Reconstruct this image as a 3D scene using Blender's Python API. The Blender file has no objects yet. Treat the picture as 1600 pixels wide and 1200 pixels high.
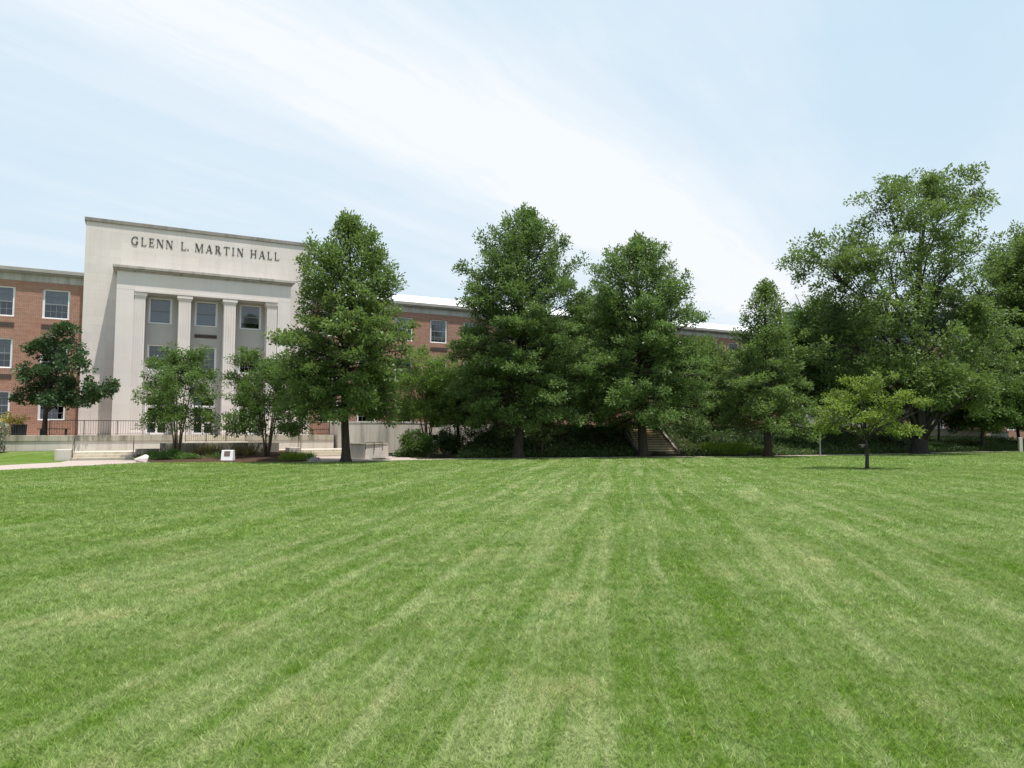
import bpy, math, random
import numpy as np
from mathutils import Vector

random.seed(7)
PI = math.pi
sc = bpy.context.scene
COL = sc.collection
FPX, EYE = 1111.0, 1.6
PITCH = math.atan(76 / FPX)

# ------------------------------------------------------------------ layout helpers
def ray(px, py):
    u = (px - 800) / FPX; v = (600 - py) / FPX
    return (u, math.cos(PITCH) - v * math.sin(PITCH), math.sin(PITCH) + v * math.cos(PITCH))
def gnd(px, py, z=0.0):
    r = ray(px, py); t = (z - EYE) / r[2]
    return (r[0] * t, r[1] * t)
def at(px, Y):                       # ground X of an image column at depth Y
    return (px - 800) / FPX * Y
def hz(py, Y):                       # height seen at an image row at depth Y
    return EYE + (676 - py) / FPX * Y

TH = math.radians(27.59)             # the hall's facade runs away to the right
DX, DY = math.cos(TH), math.sin(TH)
NX, NY = DY, -DX
OX, OY = -30.48, 50.0
def F(s, n, z=0.0):
    return (OX + DX * s + NX * n, OY + DY * s + NY * n, z)

# ------------------------------------------------------------------ object helpers
def tag(o, label=None, cat=None, group=None, kind=None):
    if label: o['label'] = label
    if cat: o['category'] = cat
    if group: o['group'] = group
    if kind: o['kind'] = kind
    return o
def empty(name, loc=(0, 0, 0), rz=0.0):
    o = bpy.data.objects.new(name, None); COL.objects.link(o)
    o.location = loc; o.rotation_euler = (0, 0, rz); o.empty_display_size = .2
    return o
def link(name, me, mat, parent=None, loc=(0, 0, 0), rz=0.0):
    o = bpy.data.objects.new(name, me); COL.objects.link(o)
    if mat is not None: me.materials.append(mat)
    o.location = loc; o.rotation_euler = (0, 0, rz)
    if parent is not None: o.parent = parent
    return o
def fempty(name, s, n, z):
    return empty(name, F(s, n, z), TH)
def dup(o, parent=None):
    c = o.copy(); COL.objects.link(c)
    if parent is not None: c.parent = parent
    for ch in list(o.children):
        dup(ch, c)
    return c

class MB:
    def __init__(self): self.v = []; self.f = []
    def quad(self, a, b, c, d):
        i = len(self.v); self.v += [a, b, c, d]; self.f.append((i, i + 1, i + 2, i + 3))
    def box(self, x0, x1, y0, y1, z0, z1):
        i = len(self.v)
        self.v += [(x0, y0, z0), (x1, y0, z0), (x1, y1, z0), (x0, y1, z0), (x0, y0, z1), (x1, y0, z1), (x1, y1, z1), (x0, y1, z1)]
        for q in ((0, 3, 2, 1), (4, 5, 6, 7), (0, 1, 5, 4), (1, 2, 6, 5), (2, 3, 7, 6), (3, 0, 4, 7)):
            self.f.append(tuple(i + k for k in q))
        return self
    def fbox(self, s0, s1, n0, n1, z0, z1):      # facade frame: n counts towards the camera
        return self.box(s0, s1, -n1, -n0, z0, z1)
    def poly(self, pts, z0, z1):                  # prism from plan polygon (ccw)
        i = len(self.v); k = len(pts)
        self.v += [(p[0], p[1], z0) for p in pts] + [(p[0], p[1], z1) for p in pts]
        self.f.append(tuple(i + j for j in reversed(range(k)))); self.f.append(tuple(i + k + j for j in range(k)))
        for j in range(k):
            self.f.append((i + j, i + (j + 1) % k, i + k + (j + 1) % k, i + k + j))
        return self
    def plate(self, pts, y0, y1):                 # prism from elevation polygon (x, z)
        i = len(self.v); k = len(pts)
        self.v += [(p[0], y0, p[1]) for p in pts] + [(p[0], y1, p[1]) for p in pts]
        self.f.append(tuple(i + j for j in range(k))); self.f.append(tuple(i + k + j for j in reversed(range(k))))
        for j in range(k):
            self.f.append((i + j, i + k + j, i + k + (j + 1) % k, i + (j + 1) % k))
        return self
    def tube(self, pts, rad, sides=6):
        k = len(pts); i0 = len(self.v)
        if not hasattr(rad, '__len__'): rad = [rad] * k
        P = [Vector(p) for p in pts]
        for j in range(k):
            d = (P[min(j + 1, k - 1)] - P[max(j - 1, 0)])
            d = d.normalized() if d.length > 1e-9 else Vector((0, 0, 1))
            a = d.cross(Vector((0.13, 0.97, 0.2)));
            if a.length < 1e-3: a = d.cross(Vector((1, 0, 0)))
            a.normalize(); b = d.cross(a)
            for s in range(sides):
                t = 2 * PI * s / sides
                q = P[j] + (a * math.cos(t) + b * math.sin(t)) * rad[j]
                self.v.append((q.x, q.y, q.z))
        for j in range(k - 1):
            for s in range(sides):
                s2 = (s + 1) % sides
                self.f.append((i0 + j * sides + s, i0 + j * sides + s2, i0 + (j + 1) * sides + s2, i0 + (j + 1) * sides + s))
        self.f.append(tuple(i0 + s for s in reversed(range(sides))))
        self.f.append(tuple(i0 + (k - 1) * sides + s for s in range(sides)))
        return self
    def mesh(self, name, off=(0, 0, 0)):
        me = bpy.data.meshes.new(name)
        v = [(a - off[0], b - off[1], c - off[2]) for a, b, c in self.v] if any(off) else self.v
        me.from_pydata(v, [], self.f); me.update()
        return me
    def build(self, name, mat, parent=None, loc=(0, 0, 0), rz=0.0, smooth=False, bevel=0.0):
        me = self.mesh(name)
        if smooth: me.polygons.foreach_set('use_smooth', [True] * len(me.polygons))
        o = link(name, me, mat, parent, loc, rz)
        if bevel:
            m = o.modifiers.new('bevel', 'BEVEL'); m.width = bevel; m.segments = 2; m.limit_method = 'ANGLE'
        return o
    def fbuild(self, name, mat, s, n, z, **k):    # geometry given in facade frame, origin moved to its base
        self.v = [(a - s, b + n, c - z) for a, b, c in self.v]
        return self.build(name, mat, None, F(s, n, z), TH, **k)

# ------------------------------------------------------------------ materials
def newmat(name):
    m = bpy.data.materials.new(name); m.use_nodes = True
    nt = m.node_tree; nt.nodes.clear()
    out = nt.nodes.new('ShaderNodeOutputMaterial')
    return m, nt, out
class NT:
    def __init__(self, nt): self.nt = nt
    def n(self, typ, ins=None, **props):
        nd = self.nt.nodes.new(typ)
        for k, v in props.items(): setattr(nd, k, v)
        if ins:
            for k, v in ins.items():
                if hasattr(v, 'is_output') or isinstance(v, bpy.types.NodeSocket): self.nt.links.new(v, nd.inputs[k])
                else: nd.inputs[k].default_value = v
        return nd
    def math(self, op, a, b=None, c=None, clamp=False):
        nd = self.nt.nodes.new('ShaderNodeMath'); nd.operation = op; nd.use_clamp = clamp
        for i, v in enumerate((a, b, c)):
            if v is None: continue
            if isinstance(v, bpy.types.NodeSocket): self.nt.links.new(v, nd.inputs[i])
            else: nd.inputs[i].default_value = v
        return nd.outputs[0]
    def mix(self, f, a, b, blend='MIX'):
        nd = self.nt.nodes.new('ShaderNodeMix'); nd.data_type = 'RGBA'; nd.blend_type = blend
        for i, v in ((0, f), (6, a), (7, b)):
            if isinstance(v, bpy.types.NodeSocket): self.nt.links.new(v, nd.inputs[i])
            elif i == 0: nd.inputs[0].default_value = v
            else: nd.inputs[i].default_value = (*v, 1) if len(v) == 3 else v
        return nd.outputs[2]
    def ss(self, x, lo, hi):
        nd = self.nt.nodes.new('ShaderNodeMapRange'); nd.interpolation_type = 'SMOOTHSTEP'
        self.nt.links.new(x, nd.inputs[0]); nd.inputs[1].default_value = lo; nd.inputs[2].default_value = hi
        return nd.outputs[0]
    def noise(self, vec, scale, detail=3, rough=.55):
        nd = self.n('ShaderNodeTexNoise', {'Scale': scale, 'Detail': detail, 'Roughness': rough})
        if vec is not None: self.nt.links.new(vec, nd.inputs['Vector'])
        return nd.outputs[0]
    def map(self, vec, scale=(1, 1, 1), rot=(0, 0, 0), loc=(0, 0, 0)):
        nd = self.n('ShaderNodeMapping', {'Scale': scale, 'Rotation': rot, 'Location': loc})
        self.nt.links.new(vec, nd.inputs['Vector']); return nd.outputs[0]
    def obj(self): return self.n('ShaderNodeTexCoord').outputs['Object']
    def bsdf(self, out, col, rough=.8, spec=.2, bump=None, bstr=.3, bdist=.02, metal=0.0):
        b = self.n('ShaderNodeBsdfPrincipled', {'Roughness': rough, 'Specular IOR Level': spec, 'Metallic': metal})
        if isinstance(col, bpy.types.NodeSocket): self.nt.links.new(col, b.inputs['Base Color'])
        else: b.inputs['Base Color'].default_value = (*col, 1)
        if bump is not None:
            bp = self.n('ShaderNodeBump', {'Strength': bstr, 'Distance': bdist, 'Height': bump})
            self.nt.links.new(bp.outputs[0], b.inputs['Normal'])
        if out is not None: self.nt.links.new(b.outputs[0], out.inputs[0])
        return b

def m_plain(name, col, rough=.6, spec=.3, var=.15, scale=3.0, metal=0.0):
    m, nt, out = newmat(name); t = NT(nt); o = t.obj()
    nz = t.noise(o, scale, 4)
    c = t.mix(nz, tuple(x * (1 - var) for x in col), tuple(min(1, x * (1 + var)) for x in col))
    t.bsdf(out, c, rough, spec, nz, .15, .01, metal); return m

def m_stone(name, base, stain, block=(1.5, .62), joint=.82, streak=.5):
    m, nt, out = newmat(name); t = NT(nt); o = t.obj()
    sp = t.n('ShaderNodeSeparateXYZ', {0: o})
    xy = t.math('ADD', sp.outputs[0], sp.outputs[1])
    v = t.n('ShaderNodeCombineXYZ', {0: xy, 1: sp.outputs[2]}).outputs[0]
    br = t.n('ShaderNodeTexBrick', {'Vector': v, 'Color1': (1, 1, 1, 1), 'Color2': (.925, .93, .94, 1), 'Mortar': (joint, joint, joint, 1),
             'Scale': 1.0, 'Mortar Size': .012, 'Mortar Smooth': .3, 'Brick Width': block[0], 'Row Height': block[1], 'Bias': 0.0})
    n1 = t.noise(o, .35, 5); n2 = t.noise(t.map(o, (2.2, 2.2, .16)), 1.0, 5, .65); n3 = t.noise(o, 14, 3)
    c = t.mix(t.ss(n1, .3, .75), base, tuple(b * k for b, k in zip(base, (.93, .9, .87))))
    c = t.mix(t.math('MULTIPLY', t.ss(n2, .44, .68), streak), c, stain)
    c = t.mix(1.0, c, br.outputs[0], 'MULTIPLY')
    c = t.mix(t.math('MULTIPLY', n3, .18), c, tuple(b * .7 for b in base))
    t.bsdf(out, c, .85, .2, n3, .12, .01); return m

def m_brick(name):
    m, nt, out = newmat(name); t = NT(nt); o = t.obj()
    sp = t.n('ShaderNodeSeparateXYZ', {0: o})
    xy = t.math('ADD', sp.outputs[0], sp.outputs[1])
    v = t.n('ShaderNodeCombineXYZ', {0: xy, 1: sp.outputs[2]}).outputs[0]
    br = t.n('ShaderNodeTexBrick', {'Vector': v, 'Color1': (.325, .12, .07, 1), 'Color2': (.185, .074, .048, 1), 'Mortar': (.42, .33, .27, 1),
             'Scale': 1.0, 'Mortar Size': .014, 'Mortar Smooth': .2, 'Brick Width': .215, 'Row Height': .075, 'Bias': -.1})
    row = t.math('FRACT', t.math('DIVIDE', sp.outputs[2], .30))
    band = t.math('MULTIPLY', t.math('LESS_THAN', row, .26), .34)
    n1 = t.noise(o, .5, 4); n2 = t.noise(o, 4.0, 3)
    c = t.mix(band, br.outputs[0], (.43, .26, .19))
    c = t.mix(t.math('MULTIPLY', t.ss(n1, .35, .75), .3), c, (.36, .15, .095))
    c = t.mix(t.math('MULTIPLY', t.ss(n2, .4, .8), .25), c, (.17, .07, .05))
    t.bsdf(out, c, .9, .15); return m

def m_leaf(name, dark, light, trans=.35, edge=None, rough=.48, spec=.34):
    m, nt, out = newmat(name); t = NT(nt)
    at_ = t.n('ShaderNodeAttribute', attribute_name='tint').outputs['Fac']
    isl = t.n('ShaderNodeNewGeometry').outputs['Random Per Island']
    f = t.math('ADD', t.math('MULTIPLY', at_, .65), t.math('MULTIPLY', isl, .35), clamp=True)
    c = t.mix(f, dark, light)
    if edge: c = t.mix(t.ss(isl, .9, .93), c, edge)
    b = t.bsdf(None, c, rough, spec)
    tr = t.n('ShaderNodeBsdfTranslucent'); tc = t.mix(.5, c, (light[0] * 1.25, light[1] * 1.3, light[2] * .7))
    nt.links.new(tc, tr.inputs[0])
    mx = t.n('ShaderNodeMixShader', {0: trans, 1: b.outputs[0], 2: tr.outputs[0]})
    nt.links.new(mx.outputs[0], out.inputs[0]); return m

def m_bark(name, a, b):
    m, nt, out = newmat(name); t = NT(nt); o = t.obj()
    n1 = t.noise(t.map(o, (9, 9, 1.5)), 1.0, 5, .7); n2 = t.noise(o, 1.2, 3)
    c = t.mix(t.ss(n1, .3, .7), a, b); c = t.mix(t.math('MULTIPLY', n2, .4), c, tuple(x * .6 for x in a))
    t.bsdf(out, c, .95, .1, n1, .8, .03); return m

def grass_colour(t):
    o = t.obj()
    r = t.map(o, (1, 1, 1), (0, 0, math.radians(9.4)))
    sp = t.n('ShaderNodeSeparateXYZ', {0: r})
    q, al = sp.outputs[0], sp.outputs[1]
    wob = t.math('MULTIPLY', t.math('SUBTRACT', t.noise(t.map(o, (.25, .12, 1)), 1.0, 2), .5), .9)
    qw = t.math('ADD', q, wob)
    wv = t.math('SINE', t.math('MULTIPLY', qw, 2 * PI / 1.5))                       # mower passes
    st = t.noise(t.n('ShaderNodeCombineXYZ', {0: t.math('MULTIPLY', qw, 3.0), 1: t.math('MULTIPLY', al, .08)}).outputs[0], 1.0, 4, .7)
    st2 = t.noise(t.n('ShaderNodeCombineXYZ', {0: t.math('MULTIPLY', qw, .5), 1: t.math('MULTIPLY', al, .03)}).outputs[0], 1.0, 2)
    pt = t.noise(o, .42, 4, .6); fine = t.noise(o, 5.0, 4, .65); dry = t.noise(t.map(o, (1, 1, 1), loc=(31, 7, 0)), 1.1, 5, .65)
    amp = t.ss(t.noise(t.map(o, (.16, .05, 1), loc=(5, 9, 0)), 1.0, 2), .38, .62)
    cen = t.math('POWER', 2.718, t.math('MULTIPLY', t.math('MULTIPLY', q, q), -.018))     # the worn run up the middle
    brk = t.ss(t.noise(t.map(o, (1.1, .55, 1), loc=(3, 17, 0)), 1.0, 4, .65), .30, .66)
    pale = t.math('MULTIPLY', t.math('MULTIPLY', t.ss(st, .40, .78), t.math('ADD', t.math('MULTIPLY', cen, 1.15), .26)), t.math('ADD', t.math('MULTIPLY', brk, 1.0), .15))
    trk = t.math('MULTIPLY', t.ss(wv, .35, .95), t.math('MULTIPLY', amp, .26))
    k = t.math('ADD', pale, trk)
    k = t.math('ADD', k, t.math('MULTIPLY', t.math('SUBTRACT', st2, .5), .55))
    k = t.math('ADD', k, t.math('MULTIPLY', t.math('SUBTRACT', pt, .5), .95))
    k = t.math('ADD', k, t.math('MULTIPLY', t.math('SUBTRACT', fine, .5), 1.2))
    k = t.math('ADD', k, .24)
    k = t.n('ShaderNodeClamp', {0: k}).outputs[0]
    c = t.mix(k, GRASS[0], GRASS[1])
    clv = t.ss(t.noise(t.map(o, (1, 1, 1), loc=(11, 47, 0)), .8, 5, .7), .56, .66)
    c = t.mix(t.math('MULTIPLY', clv, .32), c, (.060, .150, .034))
    d = t.math('MULTIPLY', t.ss(dry, .52, .70), t.math('ADD', t.math('MULTIPLY', k, .6), .05))
    c = t.mix(t.math('MULTIPLY', d, .8), c, GRASS[2])
    return c, k, fine
GRASS = ((.086, .160, .011), (.258, .300, .132), (.42, .37, .20))
def m_lawn():
    m, nt, out = newmat('lawn turf'); t = NT(nt)
    c, k, fine = grass_colour(t); o = t.obj()
    f2 = t.noise(o, 45, 3, .7)
    c = t.mix(t.math('MULTIPLY', t.ss(f2, .35, .75), .6), c, tuple(x * .45 for x in GRASS[0]))  # dark flecks put the shadow between blades into the turf colour
    t.bsdf(out, c, .9, .1, t.math('ADD', f2, t.math('MULTIPLY', fine, .6)), .5, .03); return m
def m_blade():
    m, nt, out = newmat('grass blades'); t = NT(nt)
    c, k, fine = grass_colour(t)
    isl = t.n('ShaderNodeNewGeometry').outputs['Random Per Island']
    c = t.mix(t.math('MULTIPLY', t.ss(isl, .5, .9), .5), c, (.15, .24, .04)); c = t.mix(t.math('MULTIPLY', t.math('LESS_THAN', isl, .3), .55), c, (.035, .095, .006))
    c = t.mix(t.math('MULTIPLY', t.ss(isl, .95, .97), .7), c, (.36, .33, .19))
    tn = t.n('ShaderNodeAttribute', attribute_name='tint').outputs['Fac']
    c = t.mix(1.0, c, t.mix(tn, (.70, .76, .66), (2.25, 2.12, 2.35)), 'MULTIPLY')
    b = t.bsdf(None, c, .5, .3)
    tr = t.n('ShaderNodeBsdfTranslucent'); nt.links.new(c, tr.inputs[0])
    mx = t.n('ShaderNodeMixShader', {0: .4, 1: b.outputs[0], 2: tr.outputs[0]})
    nt.links.new(mx.outputs[0], out.inputs[0]); return m
def m_glass(name, tintc=(.02, .025, .03), refl=.12):
    m, nt, out = newmat(name); t = NT(nt)
    tr = t.n('ShaderNodeBsdfTransparent', {0: (.58, .61, .63, 1)})
    gl = t.n('ShaderNodeBsdfGlossy', {0: (.9, .95, 1, 1), 'Roughness': .03})
    wob = t.noise(t.obj(), 1.5, 2)
    bp = t.n('ShaderNodeBump', {'Strength': .05, 'Distance': .02, 'Height': wob}); nt.links.new(bp.outputs[0], gl.inputs['Normal'])
    mx = t.n('ShaderNodeMixShader', {0: refl, 1: tr.outputs[0], 2: gl.outputs[0]})
    nt.links.new(mx.outputs[0], out.inputs[0]); return m

M = {}
M['stone'] = m_stone('limestone', (.72, .655, .62), (.56, .505, .475), joint=.84, streak=.36)
M['stone_pier'] = m_stone('pier stone', (.74, .68, .65), (.62, .565, .535), block=(4, 1.2), joint=.93, streak=.2)
M['cope2'] = m_stone('portico cornice stone', (.46, .42, .385), (.22, .2, .18), block=(2.2, 9), joint=.75, streak=.7)
M['cope'] = m_stone('weathered coping', (.30, .275, .25), (.17, .155, .14), block=(1.8, 3), streak=.8)
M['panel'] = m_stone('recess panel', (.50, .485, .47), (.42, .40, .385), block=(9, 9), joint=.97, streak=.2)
M['concrete'] = m_stone('terrace concrete', (.60, .545, .49), (.36, .32, .27), block=(3.1, 9), joint=.6, streak=.5)
M['concrete_stained'] = m_stone('stained coping concrete', (.44, .395, .32), (.16, .145, .11), block=(3.1, 9), joint=.7, streak=.9)
M['concrete_dark'] = m_stone('planter concrete', (.26, .235, .20), (.10, .09, .075), block=(3.4, 9), joint=.6, streak=.8)
M['curved'] = m_stone('board marked concrete', (.60, .545, .485), (.26, .24, .21), block=(.9, 9), joint=.88, streak=.8)
M['steps'] = m_stone('step stone', (.58, .52, .42), (.36, .30, .22), block=(1.7, 9), joint=.7, streak=.6)
M['tread'] = m_stone('sun toned tread stone', (.66, .55, .38), (.42, .34, .22), block=(.6, 9), joint=.6, streak=.6)  # treads coloured pale and warm as if sunlight fell on them
M['hillstep'] = m_stone('shade dark riser stone', (.26, .22, .15), (.2, .17, .11), block=(.6, 9), joint=.55, streak=.8)  # risers coloured dark, shade put into the stone to set off the treads
M['brick'] = m_brick('red brick')
M['white'] = m_plain('white paint', (.80, .79, .79), .45, .4, .04)
M['sash'] = m_plain('dull sash paint', (.24, .25, .255), .5, .4, .05)
M['lead'] = m_plain('cornice stone', (.33, .31, .285), .8, .2, .25, 1.2)
M['frieze'] = m_stone('pale frieze', (.50, .475, .44), (.3, .28, .25), block=(1.6, 9), joint=.75, streak=.8)
M['roofwhite'] = m_plain('white roof', (.86, .86, .87), .5, .3, .03)
M['roofgrey'] = m_plain('roof felt', (.2, .2, .2), .9, .1)
M['letter'] = m_plain('bronze letters', (.045, .042, .04), .55, .4)
M['iron'] = m_plain('black iron', (.03, .03, .032), .5, .4, .2)
M['grey_metal'] = m_plain('galvanised pole', (.22, .22, .21), .5, .4, .2)
M['glass'] = m_glass('window glass', refl=.10)
M['teal'] = m_plain('teal curtain glass', (.15, .21, .23), .15, .6, .2, .6)
M['blind'] = m_plain('window blind', (.34, .35, .36), .8, .1, .08)
M['blind_dark'] = m_plain('dim blind', (.20, .205, .21), .8, .1, .08)
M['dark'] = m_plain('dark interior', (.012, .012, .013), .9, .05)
M['wood'] = m_plain('bench wood', (.10, .045, .03), .7, .2, .3)
M['can'] = m_plain('litter bin black', (.018, .018, .02), .45, .4)
M['plaque'] = m_plain('bronze plaque', (.16, .10, .085), .5, .5, .3)
M['plaquestone'] = m_plain('white stone block', (.72, .70, .70), .8, .2, .06)
M['rock'] = m_plain('pink white boulder', (.56, .49, .47), .9, .15, .22, 5)
M['rockgrey'] = m_plain('grey boulder', (.28, .26, .25), .9, .15, .3, 5)
M['path'] = m_stone('path paving', (.55, .46, .42), (.42, .35, .31), block=(1.5, 1.5), joint=.8, streak=.3)
M['mulch'] = m_plain('bark mulch', (.075, .045, .032), .95, .1, .6, 7)
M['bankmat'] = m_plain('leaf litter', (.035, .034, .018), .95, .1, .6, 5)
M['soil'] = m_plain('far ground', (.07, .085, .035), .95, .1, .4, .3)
M['metalroof'] = m_plain('standing seam grey', (.26, .28, .31), .5, .4, .08)
M['pinkstone'] = m_plain('pale cast stone', (.56, .52, .49), .8, .2, .06)
M['bark'] = m_bark('oak bark', (.040, .033, .027), (.085, .072, .06))
M['bark_grey'] = m_bark('old oak bark', (.034, .031, .030), (.078, .070, .066))
M['bark_tan'] = m_bark('myrtle bark', (.10, .075, .05), (.20, .16, .115))
M['leaf_oak'] = m_leaf('oak leaves', (.024, .054, .014), (.225, .318, .098))
M['leaf_oak2'] = m_leaf('oak leaves deep', (.020, .048, .014), (.195, .288, .094))
M['leaf_oak3'] = m_leaf('oak leaves warm', (.024, .056, .014), (.205, .305, .098))
M['leaf_big'] = m_leaf('broad oak leaves', (.024, .054, .014), (.210, .295, .088))
M['leaf_young'] = m_leaf('spring leaves', (.105, .170, .024), (.250, .325, .065), .45)
M['leaf_myrtle'] = m_leaf('myrtle leaves', (.040, .085, .018), (.165, .255, .070), .4)
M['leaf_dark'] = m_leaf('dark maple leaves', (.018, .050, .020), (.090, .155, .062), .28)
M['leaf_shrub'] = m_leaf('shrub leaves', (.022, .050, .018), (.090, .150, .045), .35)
M['leaf_mid'] = m_leaf('mid green leaves', (.042, .092, .020), (.130, .210, .052), .38)
M['leaf_bright'] = m_leaf('bright leaves', (.07, .135, .025), (.20, .30, .075), .45)
M['leaf_lime'] = m_leaf('lime grass', (.14, .24, .022), (.27, .36, .06), .45)
M['leaf_juniper'] = m_leaf('juniper', (.055, .125, .022), (.13, .22, .05), .3)
M['leaf_flower'] = m_leaf('white flowering bush', (.03, .06, .025), (.30, .34, .25), .25, edge=(.8, .8, .74))
M['leaf_yellow'] = m_leaf('yellow flowering bush', (.25, .25, .03), (.45, .40, .06), .3, edge=(.6, .5, .05))
M['leaf_straw'] = m_leaf('straw grass', (.12, .11, .045), (.30, .25, .12), .3)
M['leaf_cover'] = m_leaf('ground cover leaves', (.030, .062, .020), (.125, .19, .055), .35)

# ------------------------------------------------------------------ foliage
def leaves_mesh(name, P, A, Nn, L, W, tint):
    A = A / np.maximum(np.linalg.norm(A, axis=1, keepdims=True), 1e-6)
    B = np.cross(A, Nn); B /= np.maximum(np.linalg.norm(B, axis=1, keepdims=True), 1e-6)
    n = len(P); L = L[:, None]; W = W[:, None]
    V = np.empty((n, 4, 3), np.float32)
    up = np.cross(B, A)
    V[:, 0] = P; V[:, 1] = P + A * L * .55 + B * W * .5 + up * W * .12
    V[:, 2] = P + A * L; V[:, 3] = P + A * L * .55 - B * W * .5 + up * W * .12
    me = bpy.data.meshes.new(name)
    me.vertices.add(n * 4); me.vertices.foreach_set('co', V.ravel())
    me.loops.add(n * 4); me.loops.foreach_set('vertex_index', np.arange(n * 4, dtype=np.int32))
    me.polygons.add(n); me.polygons.foreach_set('loop_start', np.arange(0, n * 4, 4, dtype=np.int32))
    a = me.attributes.new('tint', 'FLOAT', 'POINT'); a.data.foreach_set('value', np.repeat(tint, 4).astype(np.float32))
    me.update(); me.validate()
    return me
def gapn(C, seed, f):
    p = seed * 1.7
    x, y, z = (C * f).T
    return (np.sin(x * 1.9 + p + 1.3 * np.sin(z * 1.1 + p)) + np.sin(y * 2.3 + 2 * p + 1.1 * np.sin(x * .9)) + np.sin(z * 2.1 + 3 * p + 1.2 * np.sin(y * 1.3))) / 3
def clump_leaves(rng, C, Rc, per, L, W, up=.9, outdir=None, droop=0.0, zs=.7):
    """C (k,3) clump centres, Rc (k,) radii -> leaf arrays"""
    k = len(C); idx = np.repeat(np.arange(k), per); n = len(idx)
    d = rng.normal(size=(n, 3)); d /= np.linalg.norm(d, axis=1, keepdims=True)
    r = rng.random(n) ** .5
    P = C[idx] + d * (r * Rc[idx])[:, None] * np.array([1, 1, zs])
    A = d * .9 + rng.normal(size=(n, 3)) * .5
    if outdir is not None: A += outdir[idx] * .6
    A[:, 2] -= droop
    Nn = rng.normal(size=(n, 3)) * .55; Nn[:, 2] += up
    ct = rng.random(k); tint = np.clip(ct[idx] * .7 + .3 * (d[:, 2] * .5 + .5) + rng.normal(size=n) * .06, 0, 1)  # upper leaves of each clump coloured lighter, as if lit from above
    Ls = L * rng.uniform(.5, 1.4, n); Ws = W * rng.uniform(.7, 1.25, n)
    return P, A, Nn, Ls, Ws, tint

def finish_tree(root, mb, arrs, leafmat, barkmat, trunkname='trunk', crownname='crown'):
    if mb.v: mb.build(trunkname, barkmat, root, smooth=True)
    P, A, Nn, L, W, T = (np.concatenate([a[i] for a in arrs]) for i in range(6))
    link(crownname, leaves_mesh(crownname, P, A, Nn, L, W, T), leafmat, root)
    return root

def oak(x, y, z, H, zc, prof, nl, seed, label, cat='tree', group=None, leaf='leaf_oak', bark='bark', tr=.22, per=34, L=.18, W=.10,
        crad=.37, e0=-10, e1=58, name='oak_tree', fill=1.0, wob=.12, skew=(0, 0), dens=4.0, gap=-.44):
    """single leader tree: limbs by height, side shoots, leaf sprays at their ends"""
    rng = np.random.default_rng(seed); R = random.Random(seed)
    root = empty(name, (x, y, z)); tag(root, label, cat, group)
    mb = MB()
    ph = R.uniform(0, 6)
    def axis(h):
        return Vector((math.sin(h * .55 + ph) * wob * min(1, h / 3) + skew[0] * h / H, math.cos(h * .43 + ph) * wob * min(1, h / 3) + skew[1] * h / H, h))
    hs = [-.15, .0, .25, .7] + [H * k / 10 for k in range(2, 10)] + [H * .96]
    hs = sorted(set(h for h in hs))
    def rad(h): return max(.015, tr * (1 - h / H) ** .85 * .95 + tr * .55 * math.exp(-max(h, 0) * 4.5) + .01)
    mb.tube([axis(h) for h in hs], [rad(h) for h in hs], 9)
    C = []; Rc = []; OD = []
    def addc(p, r, o): C.append(tuple(p)); Rc.append(r); OD.append(tuple(o))
    for i in range(nl):
        t = (i + R.random()) / nl
        t = t ** 1.08
        az = i * 2.39996 + R.uniform(-.35, .35)
        rr = prof(t) * R.uniform(.72, 1.12)
        el = math.radians(e0 + (e1 - e0) * t + R.uniform(-9, 9))
        h0 = zc + (H - zc) * t * .96 - rr * math.tan(el) * .45
        h0 = min(max(h0, zc * .85), H * .95)
        p0 = axis(h0); d = Vector((math.cos(az), math.sin(az), 0))
        pts = []
        for u in (0, .25, .5, .75, 1.0):
            z_ = math.tan(el) * rr * u - (0.10 * rr * u * u if t < .45 else -.06 * rr * u * u)
            side = Vector((-d.y, d.x, 0)) * math.sin(u * 3 + i) * .06 * rr
            pts.append(p0 + d * rr * u + side + Vector((0, 0, z_)))
        r0 = max(.012, min(rad(h0) * .5, .018 + rr * .013))
        mb.tube(pts, [r0, r0 * .8, r0 * .6, r0 * .42, r0 * .2], 5)
        m = max(3, int(rr * dens))
        addc(pts[-1], crad * .8, d)
        for j in range(m):
            u = .22 + .78 * (j + R.random()) / m
            a = u * 4; k = min(3, int(a)); q = pts[k].lerp(pts[k + 1], a - k)
            az2 = az + (1 if j % 2 else -1) * R.uniform(.45, 1.3)
            ln = (.28 * rr * (1.15 - u) + .35) * R.uniform(.7, 1.2)
            d2 = Vector((math.cos(az2), math.sin(az2), R.uniform(-.15, .55) + .35 * t)).normalized()
            e = q + d2 * ln; mid = q.lerp(e, .5) + Vector((0, 0, .04 * ln))
            mb.tube([q, mid, e], [r0 * .33, r0 * .22, .004], 3)
            if u > .42 or R.random() < .5: addc(mid, crad * R.uniform(.7, 1.0), d2)
            addc(e, crad * R.uniform(.7, 1.15), d2)
    for k in range(9):
        h = H * (.9 + .105 * k / 8); addc(axis(min(h, H)) + Vector((R.uniform(-.25, .25), R.uniform(-.25, .25), 0)), crad * .6, (0, 0, 1))
    C = np.array(C); Rc = np.array(Rc); OD = np.array(OD)
    keep = (rng.random(len(C)) < fill) & (gapn(C, seed, .95) > gap)
    top = C[:, 2] > zc + (H - zc) * .55
    a_ = keep & ~top; b_ = keep & top
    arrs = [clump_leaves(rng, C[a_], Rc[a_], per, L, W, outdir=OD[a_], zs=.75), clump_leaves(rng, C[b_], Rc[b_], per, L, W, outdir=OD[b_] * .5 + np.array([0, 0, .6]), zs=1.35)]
    return finish_tree(root, mb, arrs, M[leaf], M[bark])

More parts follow.
